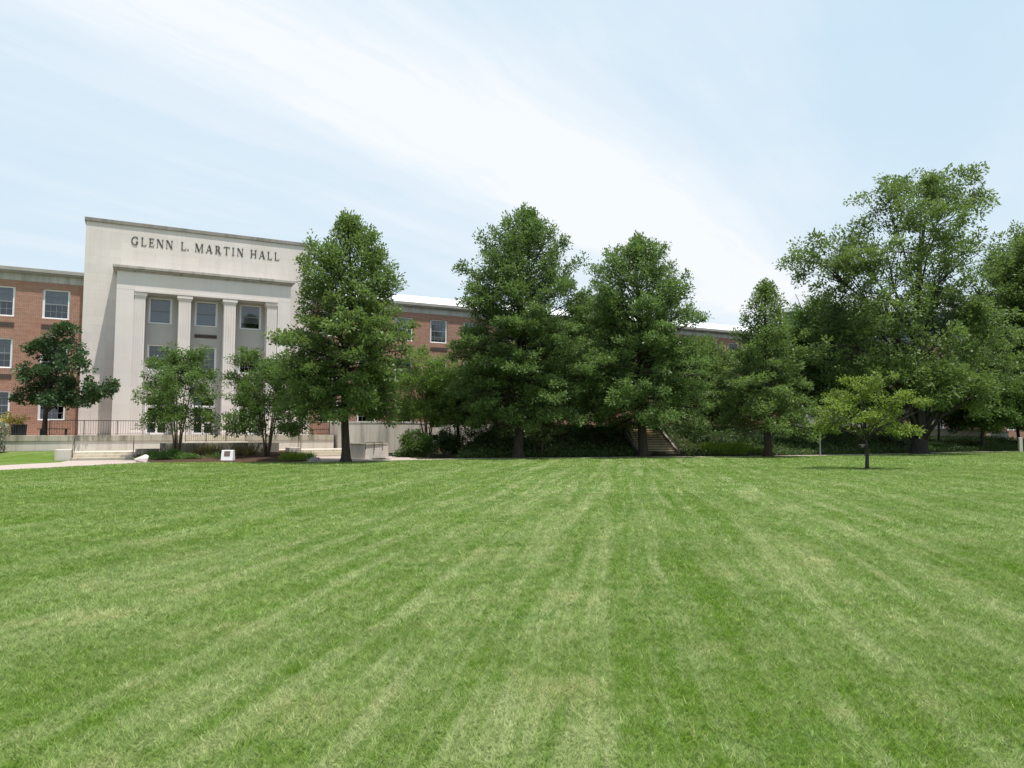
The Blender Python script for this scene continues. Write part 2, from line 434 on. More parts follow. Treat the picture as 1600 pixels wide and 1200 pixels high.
def lobed(x, y, z, stems, lobes, seed, label, cat='tree', group=None, leaf='leaf_mid', bark='bark', per=18, L=.14, W=.085, crad=.36,
          name='tree', nside=8, droop=0.0, up=.9, trunkname='trunk', gap=-.34):
    """stems: [(points, radii)], lobes: [(cx,cy,cz, rx,ry,rz, n, (stem index, fraction))]; all relative to the base"""
    rng = np.random.default_rng(seed); R = random.Random(seed)
    root = empty(name, (x, y, z)); tag(root, label, cat, group)
    mb = MB(); arrs = []
    for pts, rr in stems: mb.tube([Vector(p) for p in pts], rr, nside)
    for (cx, cy, cz, rx, ry, rz, n, att) in lobes:
        c = Vector((cx, cy, cz)); C = []; Rc = []; OD = []
        nodes = [c]
        if att is not None:
            pts, rr = stems[att[0]]; a = att[1] * (len(pts) - 1); k = min(len(pts) - 2, int(a))
            p0 = Vector(pts[k]).lerp(Vector(pts[k + 1]), a - k); r0 = (rr[k] * (1 - (a - k)) + rr[k + 1] * (a - k)) * (.36 if rr[0] > .5 else .5)
            v = c - p0
            mid = p0 + v * .5 + Vector((R.uniform(-.08, .08) * v.length, R.uniform(-.08, .08) * v.length, .10 * v.length))
            nodes = [p0.lerp(mid, .6), mid, mid.lerp(c, .5), c]
            mb.tube([p0, p0.lerp(mid, .5) + Vector((0, 0, .03 * v.length)), mid, mid.lerp(c, .5), c], [r0, r0 * .8, r0 * .6, r0 * .45, r0 * .28], 6)
        else: r0 = .03
        nb = max(4, n // 7); tips = []
        for i in range(nb):
            d = rng.normal(size=3); d /= np.linalg.norm(d)
            f = .45 + .55 * R.random() ** .5
            e = Vector((cx + d[0] * rx * f, cy + d[1] * ry * f, cz + d[2] * rz * f))
            s = nodes[R.randrange(1 if len(nodes) > 1 else 0, len(nodes))]
            m_ = s.lerp(e, .5) + Vector((R.uniform(-.1, .1) * rx, R.uniform(-.1, .1) * ry, .05 * rz))
            mb.tube([s, m_, e], [max(.012, r0 * .3), max(.009, r0 * .2), .006], 4)
            tips.append((m_, e, d))
        for i in range(n):
            m_, e, d = tips[i % nb]
            q = m_.lerp(e, .35 + .65 * R.random())
            j = rng.normal(size=3) * .26 * np.array([rx, ry, rz])
            w = np.array(q) + j; dd = (w - np.array([cx, cy, cz])) / np.array([rx, ry, rz]); l = np.linalg.norm(dd)
            if l > 1.05: w = np.array([cx, cy, cz]) + dd / l * np.array([rx, ry, rz]) * R.uniform(.8, 1.08)
            C.append(w); Rc.append(crad * R.uniform(.7, 1.2)); OD.append(d)
            if R.random() < .5: mb.tube([q, Vector(w)], [.007, .004], 3)
        C = np.array(C); kp = gapn(C, seed, .8 if rx > 1.5 else 1.6) > gap
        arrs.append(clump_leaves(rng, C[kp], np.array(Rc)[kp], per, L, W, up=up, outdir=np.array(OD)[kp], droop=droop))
    return finish_tree(root, mb, arrs, M[leaf], M[bark], trunkname)

def shrub(x, y, z, rx, ry, h, seed, label, leaf='leaf_shrub', group=None, n=60, per=36, L=.13, W=.08, name='shrub', cat='shrub', crad=.28):
    st = [([(0, 0, -.1), (R_(seed, 1) * rx * .3, 0, h * .3), (R_(seed, 2) * rx * .5, R_(seed, 3) * ry * .4, h * .7)], [.04, .03, .01]),
          ([(.06, .03, -.1), (-.2 * rx, .1, h * .3), (-.45 * rx, .2 * ry, h * .65)], [.035, .025, .01])]
    lobes = [(0, 0, h * .5, rx * .75, ry * .75, h * .5, n // 2, None), (rx * .42, -ry * .1, h * .38, rx * .55, ry * .6, h * .38, n // 4, None),
             (-rx * .45, ry * .05, h * .42, rx * .55, ry * .6, h * .42, n // 4, None)]
    return lobed(x, y, z, st, lobes, seed, label, cat, group, leaf, 'bark', per, L, W, crad, name, 5, trunkname='stem', gap=-2)
def R_(seed, k): return math.sin(seed * 12.9898 + k * 78.233)

# ------------------------------------------------------------------ terrain
EDGE_PX = [(0, 735), (110, 729), (230, 722.5), (450, 722.5), (560, 721), (640, 719), (720, 717.5), (860, 716), (1000, 714.7), (1100, 714.2),
           (1200, 713.2), (1300, 711.8), (1400, 709.8), (1500, 707.3), (1600, 705)]
EDGE = [(-60, 12), (-32, 24)] + [gnd(*p) for p in EDGE_PX] + [(60, 72), (95, 92)]
EX = [p[0] for p in EDGE]; EY = [p[1] for p in EDGE]
def yedge(x): return float(np.interp(x, EX, EY))
def sstep(t): t = max(0., min(1., t)); return t * t * (3 - 2 * t)
def bank_z(x, y):
    u = y - yedge(x)
    h = 1.75 * sstep((x + 5.0) / 5) * (1 - .5 * sstep((x - 32) / 8))
    return h * sstep((u - 1.3) / 7.5) - .004

mb = MB(); mb.quad((-1500, -300, -.03), (1500, -300, -.03), (1500, 2200, -.03), (-1500, 2200, -.03))
tag(mb.build('ground', M['soil']), kind='structure')
mb = MB()
pts = [(-90, -30)] + [(120, -30), (120, 100)] + list(reversed([(x, y + .05) for x, y in EDGE]))
i0 = len(mb.v); mb.v = [(p[0], p[1], 0) for p in pts]; mb.f = [tuple(range(len(pts)))]
lawn_mat = m_lawn()
tag(mb.build('lawn', lawn_mat), kind='structure')

mb = MB()                                            # concrete walk along the planted bank
W_ = [(x, y) for x, y in EDGE if x > -7.0 and x < 70]
for a, b in zip(W_[:-1], W_[1:]):
    mb.quad((a[0], a[1], .006), (b[0], b[1], .006), (b[0], b[1] + 1.4, .006), (a[0], a[1] + 1.4, .006))
tag(mb.build('sidewalk', M['path']), kind='structure')

mb = MB()                                            # planted bank behind the walk
xs = np.concatenate([np.linspace(-9.5, 50, 90), np.linspace(52, 95, 16)]); us = np.concatenate([np.linspace(1.3, 9, 20), [11, 14, 18, 25, 40, 70]])
g = {}
for i, x in enumerate(xs):
    for j, u in enumerate(us):
        y = yedge(x) + u; g[i, j] = len(mb.v); mb.v.append((x, y, bank_z(x, y) + (.05 * math.sin(x * 2.1 + y) * sstep((u - 1.3) / 2)) + .002))
for i in range(len(xs) - 1):
    for j in range(len(us) - 1): mb.f.append((g[i, j], g[i + 1, j], g[i + 1, j + 1], g[i, j + 1]))
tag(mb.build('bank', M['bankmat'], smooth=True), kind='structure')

# left: path, grass slope, bed, landing, terrace
def plan(name, pts, z, mat, zs=None):
    mb = MB(); mb.v = [(p[0], p[1], z if zs is None else zs[i]) for i, p in enumerate(pts)]; mb.f = [tuple(range(len(pts)))]
    return tag(mb.build(name, mat), kind='structure')
p_a = F(.3, 10.62); p_b = F(3.75, 10.62)
plan('path', [(-60, 12), (-32, 24), gnd(0, 735), gnd(110, 729), gnd(235, 722.6), p_b[:2], p_a[:2], gnd(95, 722.5), gnd(0, 727.5), (-36, 27.5), (-62, 16)], .008, M['path'])
s_a = F(-.35, 10.5); s_b = F(-.35, 5.6); s_c = F(-14, 5.6)
plan('grass_slope', [(-62, 16), (-36, 27.5), gnd(0, 727.5), gnd(95, 722.5), (p_a[0], p_a[1]), s_a[:2], s_b[:2], s_c[:2]], 0, lawn_mat, [.004, .004, .004, .004, .004, .03, .45, .45])
b0 = F(3.75, 10.0); b1 = F(3.75, 9.05); b2 = F(13.2, 9.05); b3 = F(13.2, 10.2)
plan('mulch_bed', [gnd(235, 722.4), gnd(345, 722.3), gnd(470, 722.3), gnd(480, 720.5), b3[:2], b2[:2], b1[:2], b0[:2]], 0, M['mulch'], [.01, .01, .01, .01, .06, .38, .38, .2])
c0 = F(13.2, 9.9); c1 = F(16.9, 9.9)
plan('forecourt', [gnd(470, 722.3), gnd(560, 721), gnd(640, 719), gnd(650, 717.5), F(22.5, 9.3)[:2], c1[:2], c0[:2]], .007, M['path'])
mb = MB(); mb.fbox(-.3, 17.5, 5.5, 9.05, -.05, .45); o = mb.fbuild('landing', M['concrete'], 8, 7, 0); tag(o, kind='structure')
mb = MB(); mb.fbox(-22, 16.7, -1.0, 5.2, -.05, 1.42); o = mb.fbuild('terrace', M['path'], 0, 2, 0); tag(o, kind='structure')

# ------------------------------------------------------------------ hall
hall = empty('brick_hall', F(0, 0, 0), TH)
tag(hall, 'long three storey red brick hall with tall pale stone entrance block and columned portico', 'building')
def wall(name, mat, s0, s1, z0, z1, n, holes, parent, depth=.28, ends=True, inn=None):
    ss = sorted(set([s0, s1] + [h[0] for h in holes] + [h[1] for h in holes])); zs = sorted(set([z0, z1] + [h[2] for h in holes] + [h[3] for h in holes]))
    mb = MB()
    for a, b in zip(ss[:-1], ss[1:]):
        col = [h for h in holes if h[0] <= a + 1e-6 and h[1] >= b - 1e-6]
        run = None
        for c, d in zip(zs[:-1], zs[1:]):
            hol = any(h[2] <= c + 1e-6 and h[3] >= d - 1e-6 for h in col)
            if hol:
                if run is not None: mb.quad((a, -n, run), (b, -n, run), (b, -n, c), (a, -n, c)); run = None
            elif run is None: run = c
        if run is not None: mb.quad((a, -n, run), (b, -n, run), (b, -n, z1), (a, -n, z1))
    y0, y1 = -n, -n + depth
    for (a, b, c, d) in holes:
        mb.quad((a, y0, c), (a, y0, d), (a, y1, d), (a, y1, c)); mb.quad((b, y0, c), (b, y1, c), (b, y1, d), (b, y0, d))
        mb.quad((a, y0, c), (a, y1, c), (b, y1, c), (b, y0, c)); mb.quad((a, y0, d), (b, y0, d), (b, y1, d), (a, y1, d))
    if ends:
        e = inn if inn is not None else depth
        mb.quad((s0, -n, z0), (s0, -n, z1), (s0, -n + e, z1), (s0, -n + e, z0)); mb.quad((s1, -n, z0), (s1, -n + e, z0), (s1, -n + e, z1), (s1, -n, z1))
        mb.quad((s0, -n, z1), (s1, -n, z1), (s1, -n + e, z1), (s0, -n + e, z1))
    return mb.build(name, mat, parent)

FL = [(2.45, 4.45), (6.0, 8.08), (9.57, 11.66)]
def win_meshes(w, h, grid):
    fr = MB(); t = .14
    fr.box(0, t, -.06, .08, 0, h); fr.box(w - t, w, -.06, .08, 0, h); fr.box(t, w - t, -.06, .08, 0, .1); fr.box(t, w - t, -.06, .08, h - .1, h)
    fr.box(-.04, w + .04, -.11, -.06, -.07, .03)
    sa = MB(); sa.box(t, w - t, -.02, .05, h * .49, h * .49 + .06)
    if grid:
        for k in range(1, 4): x = t + (w - 2 * t) * k / 4; sa.box(x - .009, x + .009, -.005, .03, .1, h * .49); sa.box(x - .009, x + .009, -.005, .03, h * .49 + .06, h - .1)
        for q in (.26, .76): sa.box(t, w - t, -.003, .028, h * q - .011, h * q + .011)
    pn = MB(); pn.quad((t, .045, .1), (w - t, .045, .1), (w - t, .045, h - .1), (t, .045, h - .1))
    return fr, sa, pn
WM = {}
def window(s, n, z0, z1, w, grid, blind, parent, mat_bl='blind'):
    h = z1 - z0; key = (round(w, 2), round(h, 2), grid)
    if key not in WM:
        fr, sa, pn = win_meshes(w, h, grid); WM[key] = (fr.mesh('window'), sa.mesh('sash'), pn.mesh('pane'))
        for me, mt in zip(WM[key], ('white', 'sash', 'glass')): me.materials.append(M[mt])
    f, a, p = WM[key]
    o = link('window', f, None, parent, (s, -n + .1, z0))
    link('sash', a, None, o); link('pane', p, None, o)
    if blind > 0:
        mb = MB(); zb = h - .1 - (h - .2) * blind
        nsl = int((h - .1 - zb) / .06)
        for k in range(nsl): zz = h - .1 - k * .06; mb.quad((.13, .095, zz - .055), (w - .13, .095, zz - .055), (w - .13, .115, zz), (.13, .115, zz))
        if mb.v: mb.build('blind', M[mat_bl], o)
    return o
rb = random.Random(3)
def wing(s0, s1, starts, name, bl):
    FLS = lambda s: FL if s < 28 else FL[1:]          # the ground floor further on is buried in the bank planting
    holes = [(s, s + 1.65, a, b) for s in starts for a, b in FLS(s)]
    wall(name, M['brick'], s0, s1, 0, 12.1, -.4, holes, hall, inn=9 if s0 > 0 else .3)
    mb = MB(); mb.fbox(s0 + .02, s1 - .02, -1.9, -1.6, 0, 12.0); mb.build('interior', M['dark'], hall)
    for s in starts:
        for fi, (a, b) in enumerate(FL):
            if s >= 28 and fi == 0: continue
            window(s, -.48, a, b, 1.65, True, bl(fi), hall, 'blind' if fi == 2 else 'blind_dark')
    mb = MB(); mb.fbox(s0, s1, -.7, -.36, 12.1, 12.62); mb.build('frieze', M['frieze'], hall)
    mb = MB(); mb.fbox(s0, s1, -.75, -.1, 12.62, 12.72); mb.fbox(s0, s1, -.75, -.02, 12.72, 12.98); mb.build('cornice', M['lead'], hall, bevel=.02)
    for s in starts:                                     # dark ventilator slots under the upper windows
        for a, b in FL[1:]:
            mb = MB(); mb.fbox(s, s + 1.65, -.45, -.36, a - .72, a - .42); mb.build('air_vent', M['vent'], hall)
M['vent'] = m_plain('dark bronze grille', (.07, .05, .042), .6, .3)
wing(-22, -.003, [-2.45 - 3.23 * k for k in range(0, 6)], 'brick_wall', lambda f: rb.choice([.5, .5, .55]) if f else 0)
wing(15.953, 72, [16.73 + 3.23 * k for k in range(17)], 'brick_wall', lambda f: (rb.choice([.95, .95, .95, .5]) if f == 2 else rb.choice([0, .3, .6])))
mb = MB(); mb.fbox(-22, 0, -9, -.72, 11.9, 12.5); mb.build('roof', M['roofgrey'], hall)
mb = MB(); v = [(16.0, .8, 12.7), (71.9, .8, 12.7), (71.9, 7.2, 15.0), (16.0, 7.2, 15.0)]; mb.quad(*v)
mb.quad((16.0, 7.2, 15.0), (71.9, 7.2, 15.0), (71.9, 9, 12), (16, 9, 12)); mb.quad((71.9, .8, 12.7), (71.9, 9, 12), (71.9, 7.2, 15.0), (71.9, 7.2, 14.54)); mb.build('roof', M['roofwhite'], hall)

# stone entrance block
BS0, BS1 = 0.0, 15.95
mb = MB()
PX0, PX1, PZ = 2.1, 13.98, 13.0                       # portico extents
# front face around the recess opening
S_ = wall('entrance_block', M['stone'], BS0, BS1, 0, 16.75, 0, [(3.3, 12.95, 0.0, 12.0)], hall, depth=.1, inn=10)
mb = MB(); mb.fbox(BS0 - .1, BS1 + .1, -9.9, .1, 16.75, 17.02); mb.build('coping', M['cope'], hall, bevel=.02)
# portico: surround, piers, architrave, cornice
PN = 1.7
mb = MB(); mb.fbox(PX0, 3.2, .003, PN, 0, 11.72); mb.build('surround', M['stone_pier'], hall, bevel=.012)
mb = MB(); mb.fbox(13.05, PX1, .003, PN, 0, 11.72); mb.build('surround', M['stone_pier'], hall, bevel=.012)
mb = MB(); mb.fbox(PX0, PX1, .003, PN + .003, 11.72, PZ); mb.build('architrave', M['stone_pier'], hall, bevel=.012)
mb = MB(); mb.fbox(PX0 - .06, PX1 + .06, .004, PN + .08, PZ, PZ + .1); mb.fbox(PX0 - .16, PX1 + .16, .005, PN + .2, PZ + .1, PZ + .2); mb.fbox(PX0 - .28, PX1 + .28, .006, PN + .32, PZ + .2, PZ + .4)
mb.build('portico_cornice', M['cope2'] if 'cope2' in M else M['cope'], hall, bevel=.02)
mb = MB(); mb.fbox(3.22, 13.03, PN - .02, PN + .045, 11.62, 11.78); mb.build('architrave_band', M['stone_pier'], hall)
def pier(s0, s1, n0, n1, i0=.06, i1=.06):
    c = (s0 + s1) / 2; w = s1 - s0
    mb = MB(); mb.fbox(s0 + i0, s1 - i1, n0, n1 - .05, 1.42, 11.25)
    for k in range(5):                                 # shallow flutes read as raised fillets
        x = s0 + .06 + (w - .12) * (k + .5) / 5; hw = (w - .12) * .06
        mb.fbox(x - hw * 1.1 - .0, x + hw * 1.1, n1 - .05, n1 - .015, 1.9, 11.1)
    o = mb.build('pier', M['stone_pier'], hall)
    mb = MB(); mb.fbox(s0 + .02, s1 - .02, n0, n1 + .0, 11.25, 11.37); mb.fbox(s0 - .05, s1 + .05, n0, n1 + .05, 11.37, 11.60); mb.build('capital', M['stone_pier'], o, bevel=.02)
    mb = MB(); mb.fbox(s0, s1, n0, n1 + .02, 1.42, 1.72); mb.build('pier_base', M['stone_pier'], o, bevel=.02)
pier(3.203, 4.0, .55, PN - .06, .0); pier(6.03, 6.98, .75, PN - .03); pier(9.12, 10.07, .75, PN - .03); pier(12.2, 13.047, .55, PN - .06, .06, .0)
mb = MB(); mb.fbox(3.2, 13.05, .0, PN - .05, 11.62, 11.7); mb.build('soffit', M['panel'], hall)
# recessed panel wall with windows and doors
bays = [(4.15, 5.72), (7.25, 8.85), (10.42, 12.02)]
holes = []
for a, b in bays: holes += [(a, b, 9.6, 11.5), (a, b, 6.15, 8.05), (a, b, 1.42, 4.3)]
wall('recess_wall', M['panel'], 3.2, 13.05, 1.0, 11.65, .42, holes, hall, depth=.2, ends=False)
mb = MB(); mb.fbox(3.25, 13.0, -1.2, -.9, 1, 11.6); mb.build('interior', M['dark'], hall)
for a, b in bays:                                      # small side piers of the bay in the recess
    pass
for i, (a, b) in enumerate(bays):
    window(a, .36, 9.6, 11.5, b - a, False, [.97, .97, .78][i], hall, 'blind'); window(a, .36, 6.15, 8.05, b - a, True, [0, .25, 0][i], hall, 'blind_dark')
    # door frame with transom and two glazed leaves
    w = b - a; mb = MB(); y = -.3
    for (x0, x1, z0, z1) in ((a, a + .1, 1.42, 4.3), (b - .1, b, 1.42, 4.3), (a + .1, b - .1, 4.2, 4.3), (a + .1, b - .1, 3.5, 3.62)): mb.box(x0, x1, y - .05, y + .08, z0, z1)
    d = mb.build('door_frame', M['white'], hall)
    mb = MB(); mb.quad((a + .1, y + .03, 3.62), (b - .1, y + .03, 3.62), (b - .1, y + .03, 4.2), (a + .1, y + .03, 4.2)); mb.build('transom_pane', M['glass'], d)
    for k in (0, 1):
        x0 = a + .11 + k * (w - .22) / 2; x1 = x0 + (w - .22) / 2 - .01
        mb = MB(); t = .075
        mb.box(x0, x0 + t, y - .02, y + .05, 1.44, 3.49); mb.box(x1 - t, x1, y - .02, y + .05, 1.44, 3.49); mb.box(x0 + t, x1 - t, y - .02, y + .05, 1.44, 1.6); mb.box(x0 + t, x1 - t, y - .02, y + .05, 3.40, 3.49); mb.box(x0 + t, x1 - t, y - .02, y + .05, 2.3, 2.4)
        L_ = mb.build('door', M['white'], hall)
        mb = MB(); mb.quad((x0 + t, y + .02, 1.6), (x1 - t, y + .02, 1.6), (x1 - t, y + .02, 3.40), (x0 + t, y + .02, 3.40)); mb.build('pane', M['glass'], L_)
        hx = x1 - .06 if k == 0 else x0 + .06
        mb = MB(); mb.tube([(hx, y - .07, 2.2), (hx, y - .07, 2.6)], .014, 6); mb.build('handle', M['iron'], L_)
    mb = MB(); mb.fbox(a + .02, b - .02, .421, .47, 8.72 if i == 1 else 4.75, 8.97 if i == 1 else 4.93); mb.build('air_vent', M['vent'], hall)

# ---- serif lettering
def glyph(ch):
    """convex polygons in a unit cap height box, and its width"""
    T, t, sf = .125, .055, .045; P = []
    def rect(x0, x1, y0, y1): P.append([(x0, y0), (x1, y0), (x1, y1), (x0, y1)])
    def stem(x, w=T, y0=0, y1=1, top=True, bot=True):
        rect(x, x + w, y0, y1)
        if bot: rect(x - .075, x + w + .075, y0, y0 + sf)
        if top: rect(x - .075, x + w + .075, y1 - sf, y1)
    def diag(x0, y0, x1, y1, w): P.append([(x0, y0), (x0 + w, y0), (x1 + w, y1), (x1, y1)])
    def ring(cx, cy, rx, ry, a0, a1, wmax, wmin, n=16):
        for k in range(n):
            q = []
            aa = a0 + (a1 - a0) * k / n, a0 + (a1 - a0) * (k + 1) / n
            for a, s in ((aa[0], 0), (aa[1], 0), (aa[1], 1), (aa[0], 1)):
                w = wmin + (wmax - wmin) * abs(math.cos(a))
                q.append((cx + (rx - s * w) * math.cos(a), cy + (ry - s * w) * math.sin(a)))
            P.append(q)
    if ch == 'L': stem(.08); rect(.08, .66, 0, .055); P.append([(.59, 0), (.66, 0), (.66, .24), (.62, .24)]); w = .68
    elif ch == 'E':
        stem(.08); rect(.08, .62, 0, .055); rect(.08, .6, .945, 1); rect(.2, .5, .49, .54)
        P.append([(.57, 0), (.64, 0), (.64, .24), (.6, .24)]); P.append([(.58, .78), (.6, .78), (.62, 1), (.55, 1)]); rect(.46, .5, .41, .62); w = .66
    elif ch == 'N': stem(.08, t); stem(.72, t); diag(.66, 0, .08, 1, .17); w = .88
    elif ch == 'M': stem(.06, t); stem(.86, T); diag(.44, 0, .06, 1, .17); diag(.44, 0, .86, 1, .07); w = 1.08
    elif ch == 'A': diag(.62, 0, .33, 1, .17); diag(.04, 0, .36, 1, .07); rect(.2, .62, .3, .35); rect(-.04, .2, 0, sf); rect(.54, .88, 0, sf); w = .86
    elif ch == 'H': stem(.08); stem(.66); rect(.2, .7, .47, .53); w = .9
    elif ch == 'I': stem(.08); w = .32
    elif ch == 'T': stem(.32, T, top=False); rect(0, .8, .945, 1); P.append([(0, .76), (.04, .76), (.07, 1), (0, 1)]); P.append([(.76, .76), (.8, .76), (.8, 1), (.73, 1)]); w = .8
    elif ch == 'R': stem(.08); ring(.33, .745, .29, .255, -PI / 2, PI / 2, T, .055, 12); rect(.2, .34, .945, 1); rect(.2, .34, .49, .545); diag(.56, 0, .33, .51, .17); rect(.56, .82, 0, sf); w = .8
    elif ch == 'G': ring(.47, .5, .45, .515, math.radians(48), math.radians(310), T, .06, 22); stem(.66, T, .03, .42, True, False); P.append([(.74, .70), (.79, .70), (.80, .95), (.76, .95)]); w = .92
    else: rect(.02, .17, 0, .16); w = .2
    return [[(x * .86, y) for x, y in p] for p in P], w * .86
def word(txt, s0, s1, zb, cap):
    gl = [glyph(c) for c in txt]; tot = sum(w for _, w in gl) * cap
    gap = (s1 - s0 - tot) / max(1, len(txt) - 1); s = s0
    for (P, w), c in zip(gl, txt):
        mb = MB()
        for k, p in enumerate(P): mb.plate([(x * cap, y * cap) for x, y in p], -.030 - .0012 * k, -.004)
        mb.build('letter' if c != '.' else 'full_stop', M['letter'], hall, (s, 0, zb)); s += w * cap + gap
def WP(px):                           # image column -> distance along the facade
    q = (px - 800) / FPX / (math.cos(PITCH) - (600 - 390) / FPX * math.sin(PITCH)); return (q * OY - OX) / (DX - q * DY)
word('GLENN', 2.87, WP(270), 15.36, .62); word('L', WP(282.7), WP(291.5), 15.36, .62); word('.', WP(292.6), WP(295), 15.36, .62)
word('MARTIN', WP(305), WP(380.5), 15.36, .62); word('HALL', WP(391.5), WP(436.5), 15.36, .62)

# ------------------------------------------------------------------ terrace furniture
def terrace_wall(s0, s1, label):
    r = fempty('terrace_wall', (s0 + s1) / 2, 5.4, .45); tag(r, label, 'wall', 'terrace walls'); h = (s1 - s0) / 2
    mb = MB(); mb.box(-h, h, -.1, .2, 0, .62); mb.build('wall_face', M['concrete'], r, bevel=.012)
    mb = MB(); mb.box(-h - .01, h + .01, -.16, .26, .62, .985); mb.build('coping', M['concrete_stained'], r, bevel=.015)
terrace_wall(-3.4, 6.35, 'long low stained concrete terrace wall below the left iron railing'); terrace_wall(10.45, 16.6, 'short low terrace wall right of the central steps under the right bench')

def railing(s0, s1, n, z, h, label, step=.14, posts=2, bottom=.08):
    r = fempty('railing', (s0 + s1) / 2, n, z); tag(r, label, 'railing'); w = (s1 - s0) / 2
    mb = MB(); mb.box(-w, w, -.022, .022, h - .04, h); mb.build('top_rail', M['iron'], r, bevel=.006)
    mb = MB(); mb.box(-w, w, -.014, .014, bottom, bottom + .025); mb.build('bottom_rail', M['iron'], r)
    m1 = MB().box(-.008, .008, -.008, .008, bottom + .025, h - .04).mesh('baluster'); m1.materials.append(M['iron'])
    m2 = MB().box(-.022, .022, -.022, .022, 0, h - .04).mesh('post'); m2.materials.append(M['iron'])
    k = min(90, int(2 * w / step))
    for i in range(1, k): link('baluster', m1, None, r, (-w + 2 * w * i / k, 0, 0))
    for i in range(posts): link('post', m2, None, r, (-w + .03 + (2 * w - .06) * i / (posts - 1), 0, 0))
    return r
railing(-1.2, 4.45, 5.2, 1.42, .98, 'thin iron railing on the terrace edge by the dark leafy tree', .14, 4)
railing(12.4, 16.4, 5.2, 1.42, .98, 'thin iron railing on the terrace beside the curved wall', .14, 3)
railing(6.5, 10.3, 7.05, 1.0, 1.05, 'black iron railing in front of the middle doors behind the plaque stone', .13, 4)

def steps(s0, s1, n0, k, run, zb, zt, label, cheeks=(1, 1), rails=(), name='stone_steps'):
    r = fempty(name, (s0 + s1) / 2, n0, zb); tag(r, label, 'steps'); w = (s1 - s0) / 2; rise = (zt - zb) / k
    for i in range(k):
        mb = MB(); a = -(k - 1 - i + 1) * run; mb.box(-w, w, -(k - i) * run, -(k - i) * run + run + .02 if i < k - 1 else 0, 0 if i == 0 else rise * i * .0, rise * (i + 1)); mb.build('step', M['steps'], r, bevel=.015)
    for sgn, c in zip((-1, 1), cheeks):
        if c:
            x0, x1 = (w + .02, w + .02 + c); x0, x1 = (x0, x1) if sgn > 0 else (-x1, -x0)
            mb = MB(); mb.box(x0, x1, -(k + .4) * run, .0, 0, zt - zb + .18); mb.build('cheek_block', M['concrete'], r, bevel=.02)
    for sg in rails:
        x = sg * (w - .06); hh = zt - zb
        mb = MB(); mb.tube([(x, -k * run + .1, 0), (x, -k * run + .1, .95), (x, -.1, hh + .95), (x, .45, hh + .95)], .02, 6); mb.tube([(x, -.05, hh), (x, -.05, hh + .96)], .02, 6); mb.build('handrail', M['iron'], r)
    return r
steps(.42, 3.62, 9.05, 3, .42, .0, .45, 'three broad pale steps with cheek block and thin handrails at the path end', (.8, 0), (-1, 1))
steps(13.3, 16.75, 9.05, 3, .36, .0, .45, 'three pale steps behind the trunk of the leftmost oak', (.75, 0), (-1,))
r = fempty('stone_steps', 8.4, 5.5, .45); tag(r, 'central steps with a small landing leading to the doors behind the planter', 'steps')
MB().box(-2, 2, -1.7, .0, .0, .55).build('step_landing', M['concrete'], r, bevel=.015)
MB().box(-2, 2, -.75, .0, .55, .70).build('step', M['steps'], r, bevel=.015); MB().box(-2, 2, -.38, .0, .70, .85).build('step', M['steps'], r, bevel=.015); MB().box(-2, 2, .003, .3, .553, .972).build('step', M['steps'], r)
mb = MB(); mb.poly([(5.0, -9.0), (5.0, -9.25), (12.1, -9.25), (12.1, -9.0)], .1, .95)
o = mb.fbuild('planter_wall', M['concrete_dark'], 8.5, 9.1, .1, bevel=.02); tag(o, 'dark stained concrete planter wall behind the plaque stone', 'wall')
mb = MB(); mb.fbox(3.66, 4.98, 9.1, 9.5, .05, .62); o = mb.fbuild('low_wall', M['concrete_dark'], 4.3, 9.3, .05, bevel=.02); tag(o, 'low dark concrete kerb wall between the left steps and planter', 'wall')

def bench(s, n, label, back=False):
    r = fempty('bench', s, n, 1.42); tag(r, label, 'bench')
    mb = MB()
    for k in range(5): mb.box(-.95, .95, -.25 + k * .1, -.25 + k * .1 + .085, .40, .45)
    mb.build('seat', M['wood'], r, bevel=.005)
    for x in (-.7, .7):
        mb = MB(); mb.box(x - .07, x + .07, -.2, .2, 0, .4); mb.build('leg', M['iron'], r, bevel=.01)
    if back:
        mb = MB()
        for k in range(3): mb.box(-.95, .95, .26, .29, .52 + k * .12, .62 + k * .12)
        mb.build('backrest', M['wood'], r)
bench(-1.3, 1.2, 'dark wooden bench against brick wall under the dark leafy tree'); bench(16.2, 3.3, 'dark bench on the terrace beside the curved concrete wall')

# litter bin
bx, by = at(31, 44.6), 44.6
r = empty('litter_bin', (bx, by, 1.1)); tag(r, 'black slatted litter bin beside the white flowering bush', 'bin')
mb = MB(); n = 18
for k in range(n):
    a = 2 * PI * k / n; c, s_ = math.cos(a), math.sin(a)
    mb.tube([(c * .36, s_ * .36, .05), (c * .37, s_ * .37, .5), (c * .40, s_ * .40, .96)], .045, 4)
mb.build('slats', M['can'], r)
mb = MB(); mb.poly([(math.cos(2 * PI * k / 16) * .34, math.sin(2 * PI * k / 16) * .34) for k in range(16)], .0, .9); mb.build('liner', M['can'], r)
mb = MB(); mb.poly([(math.cos(2 * PI * k / 20) * .43, math.sin(2 * PI * k / 20) * .43) for k in range(20)], .96, 1.02); mb.build('rim', M['can'], r, bevel=.015)
mb = MB(); mb.box(bx - .6, bx + .6, by - .6, by + .6, .4, 1.1); o = mb.build('bin_plinth', M['concrete'], None); tag(o, 'small concrete pad under the black litter bin', 'plinth')

